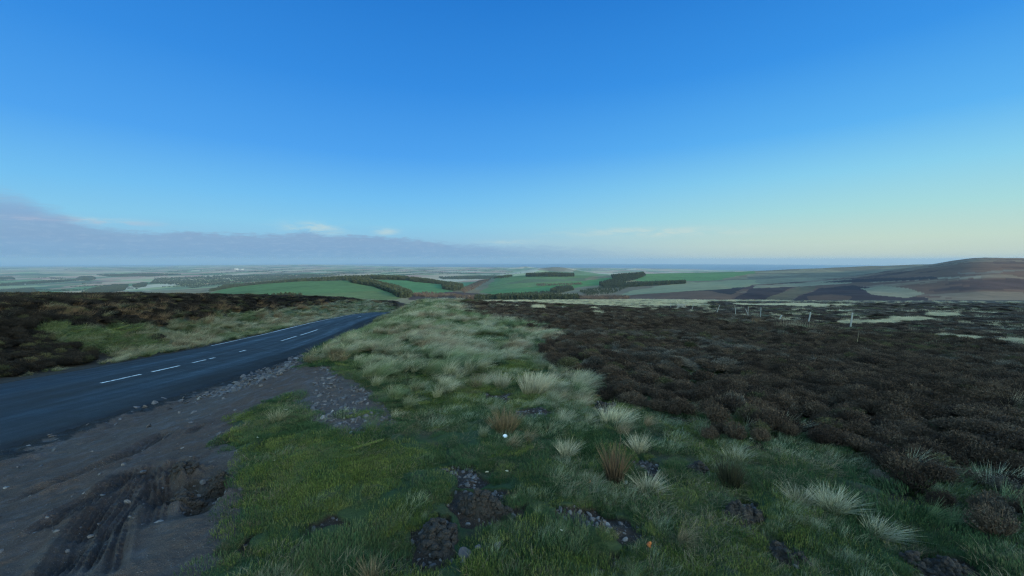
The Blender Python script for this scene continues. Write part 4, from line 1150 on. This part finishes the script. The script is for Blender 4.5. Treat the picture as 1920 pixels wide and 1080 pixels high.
wood('wood', [(180, 516), (280, 513), (340, 515), (280, 519), (200, 519)], LP, 18, 18, P_RND, 'far dark woodland line on the lowland', dens=0.6)
wood('wood', [(290, 523), (420, 517), (560, 515), (640, 516), (560, 523), (420, 533), (360, 541), (330, 535), (280, 532)], (6.0, 10), 16, 17, P_RND, 'broad dusky woodland in the lowland left of the hill', dens=0.7, cap=9000, patch=0.8)
wood('wood', [(820, 520), (900, 518), (960, 518), (950, 522), (880, 524), (830, 524)], (5.0, 9.5), 15, 14, P_RND, 'dark woods in the gap behind the fields', dens=0.6)
wood('wood', [(0, 545), (60, 541), (70, 548), (0, 552)], (5.6, 10), 14, 13, P_RND, 'dark trees at the left edge just above the heather')
hp = []
for _ in range(70):                                              # hedgerows of the lowland
    x0 = rng.uniform(-200, 1000); y0 = rng.uniform(504, 545) if x0 < 420 else rng.uniform(503, 519)
    L = rng.uniform(25, 110); sl = rng.uniform(-0.09, 0.05)
    hp.append([(x0, y0), (x0 + L, y0 + sl * L), (x0 + L, y0 + sl * L + 0.7), (x0, y0 + 0.7)])
k = np.zeros(HX.shape, bool)
for q in hp:
    k |= inpoly(HPX, HPY, q)
k &= (HL > 6.4) & (HL < 10.8)
ii, jj = np.nonzero(k)
sel = rng.choice(len(ii), min(len(ii), 5000), replace=False)
ii, jj = ii[sel], jj[sel]; n = len(ii)
h = 11 * rng.uniform(0.6, 1.3, n) * np.clip(HY[ii, jj] / 6500, 1, 1.6)
scatter('hedgerows', np.stack([HX[ii, jj], HY[ii, jj], HZ[ii, jj]], -1), np.stack([h * 0, h * 0, rng.uniform(0, 6, n)], -1), np.stack([h * 1.8, h * 1.3, h], -1), rng.integers(0, 2, n), P_RND, 'dark hedgerow lines across the distant lowland', 'hedge')

exec_after = True
# ------------------------------------------------------------------ fence posts
m_post, t, p = material('weathered_wood')
oc = obj_coord(t)
mp = t.n('ShaderNodeMapping', ins={'Vector': oc}); mp.inputs['Scale'].default_value = (30, 30, 3)
gr = t.noise(mp.outputs[0], 1.0, 5, 0.6)
t.set(p.inputs['Base Color'], t.mix(gr, (0.15, 0.145, 0.13), (0.40, 0.385, 0.36))); p.inputs['Roughness'].default_value = 0.8
bump(t, p, gr, 0.5, 0.006)

def gz1(x, y):
    return float(ground_z(np.array([x]), np.array([y]))[0])

def far_hit(px, py, rmin):
    """where the sight line meets the lower moor past the brow"""
    dx, dy, dz = ray(px, py)
    ts = np.linspace(rmin, 260, 4000)
    g = N0(ts * dx, ts * dy) + 0.22 - (EYE + ts * dz)
    i = int(np.argmax(g > 0))
    t_ = ts[i] if g.max() > 0 else 110.0
    return t_ * float(dx), t_ * float(dy)

def post_mesh(name, H, w_, seed):
    r = random.Random(seed)
    bm = bmesh.new(); rings = []
    for k in range(7):
        f = k / 6; z = -0.6 + (H + 0.6) * f
        s = w_ * (1.05 - 0.12 * f) / 2
        ring = []
        for a in range(8):
            an = a * math.pi / 4 + 0.3
            rr = s * (1.08 if a % 2 else 0.98) * (1 + r.uniform(-0.06, 0.06))
            zz = z + (r.uniform(-0.02, 0.02) + 0.03 * math.cos(an) if k == 6 else 0)
            ring.append(bm.verts.new((rr * math.cos(an) + 0.012 * math.sin(k * 1.7 + seed), rr * math.sin(an), zz)))
        rings.append(ring)
    for A, B in zip(rings, rings[1:]):
        for i in range(8):
            bm.faces.new((A[i], A[(i + 1) % 8], B[(i + 1) % 8], B[i]))
    bm.faces.new(rings[-1]); bm.faces.new(rings[0][::-1])
    me = bpy.data.meshes.new(name); bm.to_mesh(me); bm.free(); me.materials.append(m_post)
    return me
# base px, top px, description
POSTS = [((1172, 574), (1172.5, 568.5), 'faintest grey fence post, leftmost and farthest of the broken fence line'),
         ((1183, 574.5), (1185, 566.5), 'pale fence post leaning right, left of a taller twin at the far end'),
         ((1198, 575.5), (1200, 566), 'taller pale fence post right of its leaning twin at the far end of the fence'),
         ((1257.5, 578), (1257.5, 567.5), 'upright pale fence post just left of the pale hurdle gate'),
         ((1297, 581), (1301, 569), 'slanting grey fence post in a pale tuft just right of the hurdle gate'),
         ((1344, 586), (1349, 572), 'bright pale fence post leaning strongly right on the heather brow'),
         ((1379, 589), (1379, 577), 'short thin fence post between the two leaning posts'),
         ((1404, 593), (1397.5, 579), 'fence post tilted to the left beside a thin upright one'),
         ((1402.5, 588), (1402.5, 575), 'thin dark upright fence post behind the left-tilted post'),
         ((1426, 596), (1426, 576), 'tall upright pale fence post left of the fallen post'),
         ((1516, 604), (1519, 585), 'thick bright fence post with white face, leaning slightly right'),
         ((1594.5, 614), (1597, 586.5), 'rightmost grey green fence post standing in pale grass')]
def rbrow(px):
    return float(np.interp(math.degrees(math.atan((px - 960) / F)), BA, BR))
for i, (b, tp, lb) in enumerate(POSTS):
    x, y = far_hit(b[0], b[1], rbrow(b[0]) * 1.02)
    z = float(N0(np.array([x]), np.array([y]))[0]) + 0.22
    dep = y * CP - (z - EYE) * SP
    hx = (tp[0] - b[0]) / F * dep; hz = (b[1] - tp[1]) / F * dep
    H = math.hypot(hx, hz)
    o = link('fence_post', post_mesh('fence_post', H, 0.075 if 'thin' in lb or 'faint' in lb else (0.115 if 'thick' in lb or 'rightmost' in lb else 0.08), i))
    o.location = (x, y, z - 0.02); o.rotation_euler = (R(random.uniform(-4, 4)), math.atan2(hx, hz), random.uniform(0, 3))
    # tilt in the picture plane first, spin about the post second
    from mathutils import Matrix, Euler
    o.rotation_euler = (Matrix.Rotation(math.atan2(hx, hz), 3, 'Y') @ Matrix.Rotation(random.uniform(0, 3), 3, 'Z')).to_euler()
    tag(o, lb, 'fence post', 'posts of the broken fence on the moor')
    print('post', i, round(x, 1), round(y, 1), round(H, 2))
# fallen post in a tuft
x, y = far_hit(1459, 598, rbrow(1459) * 1.02); z = gz1(x, y)
o = link('fence_post', post_mesh('fence_post', 0.95, 0.11, 40)); o.location = (x, y, z); o.rotation_euler = (R(-15), R(38), 0)
tag(o, 'half fallen fence post leaning out of a pale grass heap', 'fence post', 'posts of the broken fence on the moor')

def boxes(name, specs, mat, parent=None):
    """one mesh of bevelled boards: (centre, size, tilt)"""
    bm = bmesh.new()
    for (c_, s_, rx) in specs:
        g_ = bmesh.ops.create_cube(bm, size=1)['verts']
        M = Matrix.Translation(c_) @ Matrix.Rotation(rx, 4, 'Y') @ Matrix.Diagonal((*s_, 1))
        bmesh.ops.transform(bm, matrix=M, verts=g_)
    bmesh.ops.bevel(bm, geom=bm.edges[:], offset=0.006, segments=1, affect='EDGES')
    me = bpy.data.meshes.new(name); bm.to_mesh(me); bm.free()
    return link(name, me, mat, parent)
x, y = far_hit(1277, 578, rbrow(1277) * 1.02); z = gz1(x, y)
gate = bpy.data.objects.new('hurdle_gate', None); COL.objects.link(gate); gate.location = (x, y, z)
gs = y / F
tag(gate, 'pale wooden hurdle of close upright stakes between the fence posts', 'gate')
Wg, Hg = 15 * gs, 10.5 * gs
for k in range(7):
    f = k / 6
    boxes('stake', [((-Wg / 2 + Wg * f, 0, Hg * (0.5 + 0.05 * math.sin(k * 2.3)) - 0.1), (0.11, 0.05, Hg * (1.0 + 0.1 * math.sin(k * 2.3))), 0.03 * math.sin(k * 3))], m_post, gate)
for f in (0.3, 0.75):
    boxes('rail', [((0, 0.055, Hg * f), (Wg * 1.04, 0.045, 0.10), 0.0)], m_post, gate)

# ------------------------------------------------------------------ single plants in the turf
def put(px, py):
    P = unproj(px, py); return float(P[0]), float(P[1]), gz1(P[0], P[1])

def plant(name, px, py, mat, label, cat, group, seed, **kw):
    x, y, z = put(px, py)
    V, Fc, ti, tn = blades(seed=seed, **kw)
    me = mesh_from(name, V, Fc); attr_f(me, 'tip', ti); attr_f(me, 'tint', tn)
    o = link(name, me, mat); o.location = (x, y, z)
    return tag(o, label, cat, group)
TG = 'pale grass tussocks on the turf'
plant('grass_tussock', 1215, 922, M_STRAW, 'spiky straw tussock just right of the tall brown rush clump', 'tussock', TG, 1, n=420, rad=0.06, len_=(0.058, 0.144), wid=0.003, lean=0.75, wind=(0.18, -0.15), spread=0.8, curl=0.6)
plant('grass_tussock', 1560, 962, M_PALE, 'largest silvery grass tussock, arching by the heather edge', 'tussock', TG, 2, n=520, rad=0.075, len_=(0.07, 0.155), wid=0.0034, lean=0.7, wind=(0.12, -0.12), spread=0.8, curl=0.6)
plant('grass_tussock', 1648, 998, M_PALE, 'pale low tussock right of the largest silvery one', 'tussock', TG, 3, n=380, rad=0.07, len_=(0.05, 0.12), wid=0.0033, lean=0.8, wind=(0.45, -0.2), spread=0.7, curl=0.6)
plant('grass_tussock', 1500, 950, M_STRAW, 'small straw tussock left of the largest silvery one', 'tussock', TG, 4, n=220, rad=0.05, len_=(0.06, 0.14), wid=0.003, lean=0.7, wind=(0.05, 0), spread=0.9, curl=0.4)
plant('grass_tussock', 1000, 737, M_STRAW, 'broad pinkish straw tussock, tallest in the far turf', 'tussock', TG, 5, n=520, rad=0.16, len_=(0.16, 0.36), wid=0.006, lean=0.5, wind=(0.35, 0), spread=0.7, curl=0.5)
plant('grass_tussock', 940, 725, M_STRAW, 'thin straw tussock left of the broad pinkish one', 'tussock', TG, 6, n=260, rad=0.10, len_=(0.12, 0.28), wid=0.006, lean=0.4, wind=(0.2, 0), spread=0.7, curl=0.5)
plant('grass_tussock', 1062, 852, M_STRAW, 'straw tussock on the turf between white disc and rushes', 'tussock', TG, 7, n=240, rad=0.06, len_=(0.08, 0.17), wid=0.0032, lean=0.6, wind=(0.15, 0), spread=0.8, curl=0.5)
plant('grass_tussock', 1198, 842, M_STRAW, 'straw tussock behind the tall brown rush clump', 'tussock', TG, 8, n=300, rad=0.07, len_=(0.08, 0.18), wid=0.0035, lean=0.6, wind=(0.1, 0), spread=0.8, curl=0.5)
plant('grass_tussock', 1060, 878, M_PALE, 'small pale tussock below the straw one near the disc', 'tussock', TG, 9, n=160, rad=0.05, len_=(0.05, 0.12), wid=0.003, lean=0.6, wind=(0.1, 0), spread=0.8, curl=0.5)
plant('grass_tussock', 1490, 626, M_TAN2, 'wide clump of dry grass on the heather below the fence', 'tussock', TG, 10, n=420, rad=0.75, len_=(0.2, 0.62), wid=0.012, lean=0.3, radpow=0.75, wind=(0.2, 0), spread=0.6, curl=0.3)
plant('grass_tussock', 1420, 612, M_TAN, 'thin dull clump of dry grass left of the wide one', 'tussock', TG, 11, n=200, rad=0.4, len_=(0.25, 0.5), wid=0.014, lean=0.2, wind=(0.2, 0), spread=0.6, curl=0.3)
plant('grass_tussock', 1378, 868, M_PALE, 'pale tussock standing behind the dark green rush clump', 'tussock', TG, 12, n=300, rad=0.09, len_=(0.050, 0.122), wid=0.003, lean=0.6, wind=(0.0, 0), spread=0.8, curl=0.5)
plant('grass_tussock', 1152, 790, M_PALE, 'silvery tussock in front of the dark hole by the heather', 'tussock', TG, 13, n=500, rad=0.17, len_=(0.08, 0.20), wid=0.0045, lean=0.6, wind=(0.4, -0.1), spread=0.7, curl=0.6)
RG = 'rush clumps on the turf'
plant('rush_clump', 1152, 905, M_RUSHB, 'tall brown rush clump, upright stems splayed at the top', 'rush', RG, 20, n=120, rad=0.05, len_=(0.22, 0.38), wid=0.0085, lean=0.18, wind=(0.12, 0), spread=1.3, curl=0.6, radpow=0.7)
plant('rush_clump', 1368, 912, M_RUSHD, 'dark dense rush clump between the two molehills', 'rush', RG, 21, n=320, rad=0.07, len_=(0.12, 0.26), wid=0.0055, lean=0.28, wind=(0.05, 0), spread=0.9, curl=0.4)
plant('rush_clump', 945, 812, M_RUSH, 'reddish brown low rush clump above the white disc', 'rush', RG, 22, n=420, rad=0.11, len_=(0.12, 0.24), wid=0.0055, lean=0.45, wind=(0.1, 0), spread=1.0, curl=0.3)
plant('dry_stalk', 1606, 655, M_STRAW, 'single thin dry stalk rising from the heather at right', 'stalk', None, 23, n=3, rad=0.02, len_=(0.5, 0.8), wid=0.012, lean=0.3, wind=(0.3, 0), spread=0.2, curl=0.2)

# ------------------------------------------------------------------ molehills, stones, litter
m_peat, t, p = material('dark_peat')
oc = obj_coord(t)
t.set(p.inputs['Base Color'], t.mix(t.noise(oc, 60, 5, 0.7), (0.008, 0.006, 0.005), (0.060, 0.043, 0.034))); p.inputs['Roughness'].default_value = 0.9
bump(t, p, t.noise(oc, 70, 5, 0.7), 1.0, 0.02)
def mound(name, px, py, wpx_, hgt, label, cat, group, seed, elong=1.6, yaw=0.0):
    x, y, z = put(px, py)
    rad = wpx_ / 2 / F * (y * CP) * 0.95
    n = 100; a = np.linspace(0, 2 * math.pi, n, endpoint=False); rr = np.linspace(0.0, 1.0, 40)
    Rr, Aa = np.meshgrid(rr, a, indexing='ij')
    shape = 1 + 0.35 * fbm(np.cos(Aa) * 1.6 + seed, np.sin(Aa) * 1.6, 3, seed)
    lx = Rr * rad * shape * np.cos(Aa); ly = Rr * rad * shape * np.sin(Aa) / elong * 1.2
    c_, s_ = math.cos(yaw), math.sin(yaw)
    X = x + lx * c_ - ly * s_; Y = y + lx * s_ + ly * c_
    prof = (1 - Rr ** 2) ** 0.8
    hgt *= 0.8 if name == 'turned_soil' else 1.3
    hz = hgt * prof * (0.9 + 0.9 * fbm(X * 13, Y * 13, 3, seed + 5)) + 0.075 * prof ** 0.35 * (0.25 - np.minimum(cells(X + 0.02 * fbm(X * 30, Y * 30, 2, 3), Y, 0.045, seed + 9), 0.8) * 0.4 - 0.15 * fbm(X * 60, Y * 60, 3, seed + 7))
    Z = ground_z(X, Y) + hz - 0.03 * (Rr > 0.98)
    V = np.stack([X - x, Y - y, Z - z], -1).reshape(-1, 3)
    me = mesh_from(name, V, grid_faces(len(rr), n, True), True)
    bm = bmesh.new(); bm.from_mesh(me)                           # crumbs of earth on the heap
    r_ = random.Random(seed)
    for _ in range(int(60 + 500 * rad)):
        i_, j_ = int(len(rr) * r_.uniform(0, 1) ** 0.7 * 0.98), r_.randrange(n)
        c = V[i_ * n + j_]; s_ = r_.uniform(0.006, 0.022) * (1.3 if name == 'turned_soil' else 1)
        g = bmesh.ops.create_icosphere(bm, subdivisions=1, radius=s_)['verts']
        sq = r_.uniform(0.5, 1.0)
        for v in g:
            v.co = Vector((c[0] + v.co.x * r_.uniform(0.7, 1.3), c[1] + v.co.y * r_.uniform(0.7, 1.3), c[2] + v.co.z * sq * r_.uniform(0.7, 1.3) + s_ * 0.3))
    bm.to_mesh(me); bm.free()
    o = link(name, me, m_peat); o.location = (x, y, z)
    return tag(o, label, cat, group)
MG = 'dark molehills on the turf'
mound('molehill', 1305, 881, 40, 0.07, 'smallest round molehill beside the dark rush clump', 'molehill', MG, 3)
mound('molehill', 1395, 966, 72, 0.08, 'wide dark molehill in the middle of the right turf', 'molehill', MG, 4)
mound('molehill', 1472, 1040, 80, 0.06, 'dark molehill with pale stones on its front', 'molehill', MG, 5, 1.3, -0.4)
mound('molehill', 1760, 1058, 105, 0.05, 'long flat dark mound in the lower right corner', 'molehill', MG, 6, 2.2, -0.35)
mound('molehill', 1134, 759, 42, 0.05, 'dark earth hollow at the heather edge behind a silvery tussock', 'molehill', MG, 7, 2.0)
mound('turned_soil', 905, 952, 105, 0.10, 'ridge of turned black soil curving across the turf', 'soil', 'turned soil in the foreground', 8, 2.6, -0.25)
mound('turned_soil', 822, 1000, 80, 0.09, 'heap of crumbly dark soil left of the flat grey stone', 'soil', 'turned soil in the foreground', 9, 0.8, 0.5)
mound('turned_soil', 372, 925, 90, 0.06, 'broken muddy soil at the end of the tyre tracks', 'soil', 'turned soil in the foreground', 10, 1.8, 0.3)

mound('turned_soil', 345, 884, 46, 0.10, 'small crumbly mud clump behind the muddy hole', 'soil', 'turned soil in the foreground', 12, 0.9, 0.9)
mound('turned_soil', 402, 900, 40, 0.11, 'upstanding mud clod at the right rim of the muddy hole', 'soil', 'turned soil in the foreground', 13, 1.2, 0.2)

def stone(px, py, wpx_, label, seed, flat=0.4, yaw=0.0, tilt=0.2, lift=0.0):
    x, y, z = put(px, py)
    o = link('stone', rock_mesh('stone', seed, flat, 3)); s = wpx_ / F * y
    o.location = (x, y, z + s * 0.12 + lift); o.scale = (s, s, s); o.rotation_euler = (tilt, tilt * 0.5, yaw)
    return tag(o, label, 'stone', 'single stones in the turf')
stone(872, 1034, 26, 'largest flat grey stone, tilted beside the soil heap', 31, 0.35, 0.6, 0.5, 0.01)
stone(868, 1046, 14, 'small grey stone touching the foot of the largest flat one', 32, 0.5, 1.0)
stone(934, 1018, 16, 'rounded grey stone in the turf right of the largest flat one', 33, 0.6, 0.3)
stone(895, 1022, 12, 'pale grey stone between the flat stone and the rounded one', 36, 0.6, 0.3)
stone(1485, 1052, 18, 'pinkish pale stone lying on the front of the molehill', 34, 0.5, -0.6, 0.4, 0.02)
stone(1493, 1062, 16, 'second pale stone below the pinkish one on the molehill', 35, 0.5, 0.2, 0.4, 0.01)
stone(883, 922, 10, 'small pale stone at the bottom of the gravel patch', 37, 0.7, 0.2)
stone(380, 893, 11, 'grey stone on the rim of the muddy hole', 38, 0.8, 0.2, 0.3, 0.03)
stone(1103, 978, 9, 'small grey stone in the bare patch left of the orange peel', 39, 0.7)
stone(1218, 974, 10, 'grey stone at the right rim of the bare patch', 41, 0.6)

def flat_mat(name, c_, rough=0.4, spec=0.5):
    m, t, p = material(name)
    n_ = t.noise(obj_coord(t), 60, 4, 0.6)
    t.set(p.inputs['Base Color'], t.mix(t.m('MULTIPLY', n_, 0.5), c_, tuple(x * 0.55 for x in c_))); p.inputs['Roughness'].default_value = rough
    return m
m_white = flat_mat('white_plastic', (0.80, 0.82, 0.84)); m_orange = flat_mat('orange_peel', (0.80, 0.25, 0.06), 0.5); m_pith = flat_mat('pale_litter', (0.66, 0.60, 0.46), 0.8)
# round white lid: dished disc with a rim
x, y, z = put(947, 826)
bm = bmesh.new(); prof = [(0.0, 0.004), (0.012, 0.003), (0.018, 0.004), (0.0205, 0.008), (0.0225, 0.008), (0.023, 0.003), (0.022, -0.002)]
rings = [[bm.verts.new((r_ * math.cos(a), r_ * math.sin(a), z_)) for a in np.linspace(0, 2 * math.pi, 28, endpoint=False)] for r_, z_ in prof[1:]]
ctr = bm.verts.new((0, 0, 0.004))
for i in range(28):
    bm.faces.new((ctr, rings[0][i], rings[0][(i + 1) % 28]))
    for A, B in zip(rings, rings[1:]):
        bm.faces.new((A[i], B[i], B[(i + 1) % 28], A[(i + 1) % 28]))
me = bpy.data.meshes.new('bottle_lid'); bm.to_mesh(me); bm.free()
o = link('bottle_lid', me, m_white); o.location = (x, y, z + 0.035); o.rotation_euler = (R(16), R(4), 0)
tag(o, 'small round white plastic lid lying on the turf below the reddish rush', 'lid')
def peel(px, py, wpx_, mat, label, cat, seed, group=None, lift=0.025):
    r = random.Random(seed)
    x, y, z = put(px, py); s = wpx_ / F * y / 2
    n = 10; bm = bmesh.new(); rows = []
    for i in range(n):
        f = i / (n - 1); a = (f - 0.5) * 2.4
        wv_ = math.sin(math.pi * (0.08 + 0.84 * f)) * 0.55 * s * r.uniform(0.8, 1.2)
        row = []
        for j in range(5):
            q = (j - 2) / 2
            row.append(bm.verts.new((s * math.sin(a) * 1.1, q * wv_ + s * 0.5 * math.cos(a), s * 0.35 * (1 - q * q) + r.uniform(-.05, .05) * s)))
        rows.append(row)
    for A, B in zip(rows, rows[1:]):
        for j in range(4):
            bm.faces.new((A[j], B[j], B[j + 1], A[j + 1]))
    bmesh.ops.solidify(bm, geom=bm.faces[:], thickness=s * 0.12)
    me = bpy.data.meshes.new('peel'); bm.to_mesh(me); bm.free()
    for q_ in me.polygons:
        q_.use_smooth = True
    o = link(cat.replace(' ', '_'), me, mat); o.location = (x, y, z + lift); o.rotation_euler = (0.3, 0, r.uniform(0, 6))
    return tag(o, label, cat, group)
peel(1220, 1028, 16, m_orange, 'bright curled orange peel on the turf at lower right', 'orange peel', 1)
peel(1104, 908, 10, m_orange, 'small orange scrap left of the tall rush clump foot', 'orange peel', 2)
peel(1171, 909, 13, m_pith, 'pale scrap at the foot of the tall rush clump', 'litter', 3, 'pale scraps on the turf')
LIT = [(485, 829, 6, 'pale scrap on the yellow turf near the dirt edge'), (514, 875, 7, 'pale scrap on the turf right of the muddy hole'), (913, 888, 7, 'left of two pale scraps right of the gravel patch'), (950, 889, 7, 'right of two pale scraps right of the gravel patch'),
       (1328, 909, 6, 'pale scrap left of the dark rush clump foot'), (1052, 1015, 6, 'pale scrap standing in turf above the bottom edge'), (536, 772, 6, 'white fleck at the tip of the far dirt patch'), (1407, 842, 6, 'white fleck under the heather edge')]
for i, (a, b, s_, lb) in enumerate(LIT):
    peel(a, b, s_, m_pith, lb, 'litter', 10 + i, 'pale scraps on the turf', 0.03)

# ------------------------------------------------------------------ distant buildings
m_wall, t, p = material('white_render'); t.set(p.inputs['Base Color'], t.mix(t.noise(obj_coord(t), 0.3, 3, 0.5), (0.80, 0.79, 0.76), (0.68, 0.67, 0.64))); p.inputs['Roughness'].default_value = 0.8
m_roof, t, p = material('pale_sheet_roof'); t.set(p.inputs['Base Color'], t.mix(t.noise(obj_coord(t), 0.3, 3, 0.5), (0.72, 0.72, 0.72), (0.6, 0.6, 0.62))); p.inputs['Roughness'].default_value = 0.5
m_slate, t, p = material('slate_roof'); t.set(p.inputs['Base Color'], t.mix(t.noise(obj_coord(t), 1.0, 3, 0.5), (0.06, 0.06, 0.07), (0.11, 0.11, 0.12))); p.inputs['Roughness'].default_value = 0.6
def hill_pt(px, py, lay):
    k = (HL >= lay[0]) & (HL <= lay[1])
    d_ = np.where(k, (HPX - px) ** 2 + (3 * (HPY - py)) ** 2, 1e9)
    i = np.unravel_index(np.argmin(d_), d_.shape)
    return float(HX[i]), float(HY[i]), float(HZ[i])
def house(name, px, py, lay, W, Dp, H, Rf, roofm, label, cat, yaw=0.2, group=None):
    x, y, z = hill_pt(px, py, lay)
    e = bpy.data.objects.new(name, None); COL.objects.link(e); e.location = (x, y, z - 0.5); e.rotation_euler = (0, 0, yaw)
    bm = bmesh.new()
    vs_ = [bm.verts.new(q) for q in ((-W / 2, -Dp / 2, -6), (W / 2, -Dp / 2, -6), (W / 2, Dp / 2, -6), (-W / 2, Dp / 2, -6), (-W / 2, -Dp / 2, H), (W / 2, -Dp / 2, H), (W / 2, Dp / 2, H), (-W / 2, Dp / 2, H), (-W / 2, 0, H + Rf), (W / 2, 0, H + Rf))]
    for f_ in ((0, 1, 5, 4), (2, 3, 7, 6), (1, 2, 6, 9, 5), (3, 0, 4, 8, 7)):
        bm.faces.new([vs_[q] for q in f_])
    me = bpy.data.meshes.new('wall'); bm.to_mesh(me); bm.free(); link('wall', me, m_wall, e)
    bm = bmesh.new(); o_ = 0.04 * W; th = 0.04 * H
    for sg in (-1, 1):
        q = [(-W / 2 - o_, sg * (Dp / 2 + o_), H - Rf * o_ / (Dp / 2) + th), (W / 2 + o_, sg * (Dp / 2 + o_), H - Rf * o_ / (Dp / 2) + th), (W / 2 + o_, 0, H + Rf + th), (-W / 2 - o_, 0, H + Rf + th)]
        bm.faces.new([bm.verts.new(v) for v in q])
    bmesh.ops.remove_doubles(bm, verts=bm.verts[:], dist=0.001); bmesh.ops.recalc_face_normals(bm, faces=bm.faces[:])
    bmesh.ops.solidify(bm, geom=bm.faces[:], thickness=th)
    me = bpy.data.meshes.new('roof'); bm.to_mesh(me); bm.free(); link('roof', me, roofm, e)
    return tag(e, label, cat, group)
house('industrial_shed', 443, 505, (8, 10.9), 115, 50, 18, 8, m_roof, 'larger of two tiny brilliant white sheds on the far plain', 'shed', 0.1)
house('industrial_shed', 456, 505.2, (8, 10.9), 60, 40, 14, 6, m_roof, 'smaller white shed right of the brilliant larger one', 'shed', 0.1)
house('farmhouse', 457, 533.5, (4.5, 7.5), 17, 8, 5.5, 3.5, m_slate, 'tiny white farmhouse among trees left of the green hill', 'house', 0.4)
house('farmhouse', 47, 533, (6.3, 9), 20, 9, 6, 4, m_slate, 'tiny white house on the lowland at far left', 'house', -0.3)

# ------------------------------------------------------------------ haze
bm = bmesh.new(); g_ = bmesh.ops.create_cube(bm, size=1)['verts']
hx0, hx1, hy0, hy1, hz0, hz1 = -48000, 48000, -48000, 48000, -402, 150
bmesh.ops.transform(bm, matrix=Matrix.Translation(((hx0 + hx1) / 2, (hy0 + hy1) / 2, (hz0 + hz1) / 2)) @ Matrix.Diagonal((hx1 - hx0, hy1 - hy0, hz1 - hz0, 1)), verts=g_)
me = bpy.data.meshes.new('haze'); bm.to_mesh(me); bm.free()
mh = bpy.data.materials.new('haze_air'); mh.use_nodes = True
t = NT(mh.node_tree)
pv = t.n('ShaderNodeVolumePrincipled'); pv.inputs['Density'].default_value = 3.0e-5; pv.inputs['Color'].default_value = (0.26, 0.43, 0.63, 1)
pv.inputs['Anisotropy'].default_value = 0.0
t.t.links.new(pv.outputs[0], t.n('ShaderNodeOutputMaterial').inputs['Volume'])
tag(link('haze', me, mh), 'thin pale air lying over the whole landscape', 'haze', kind='stuff')
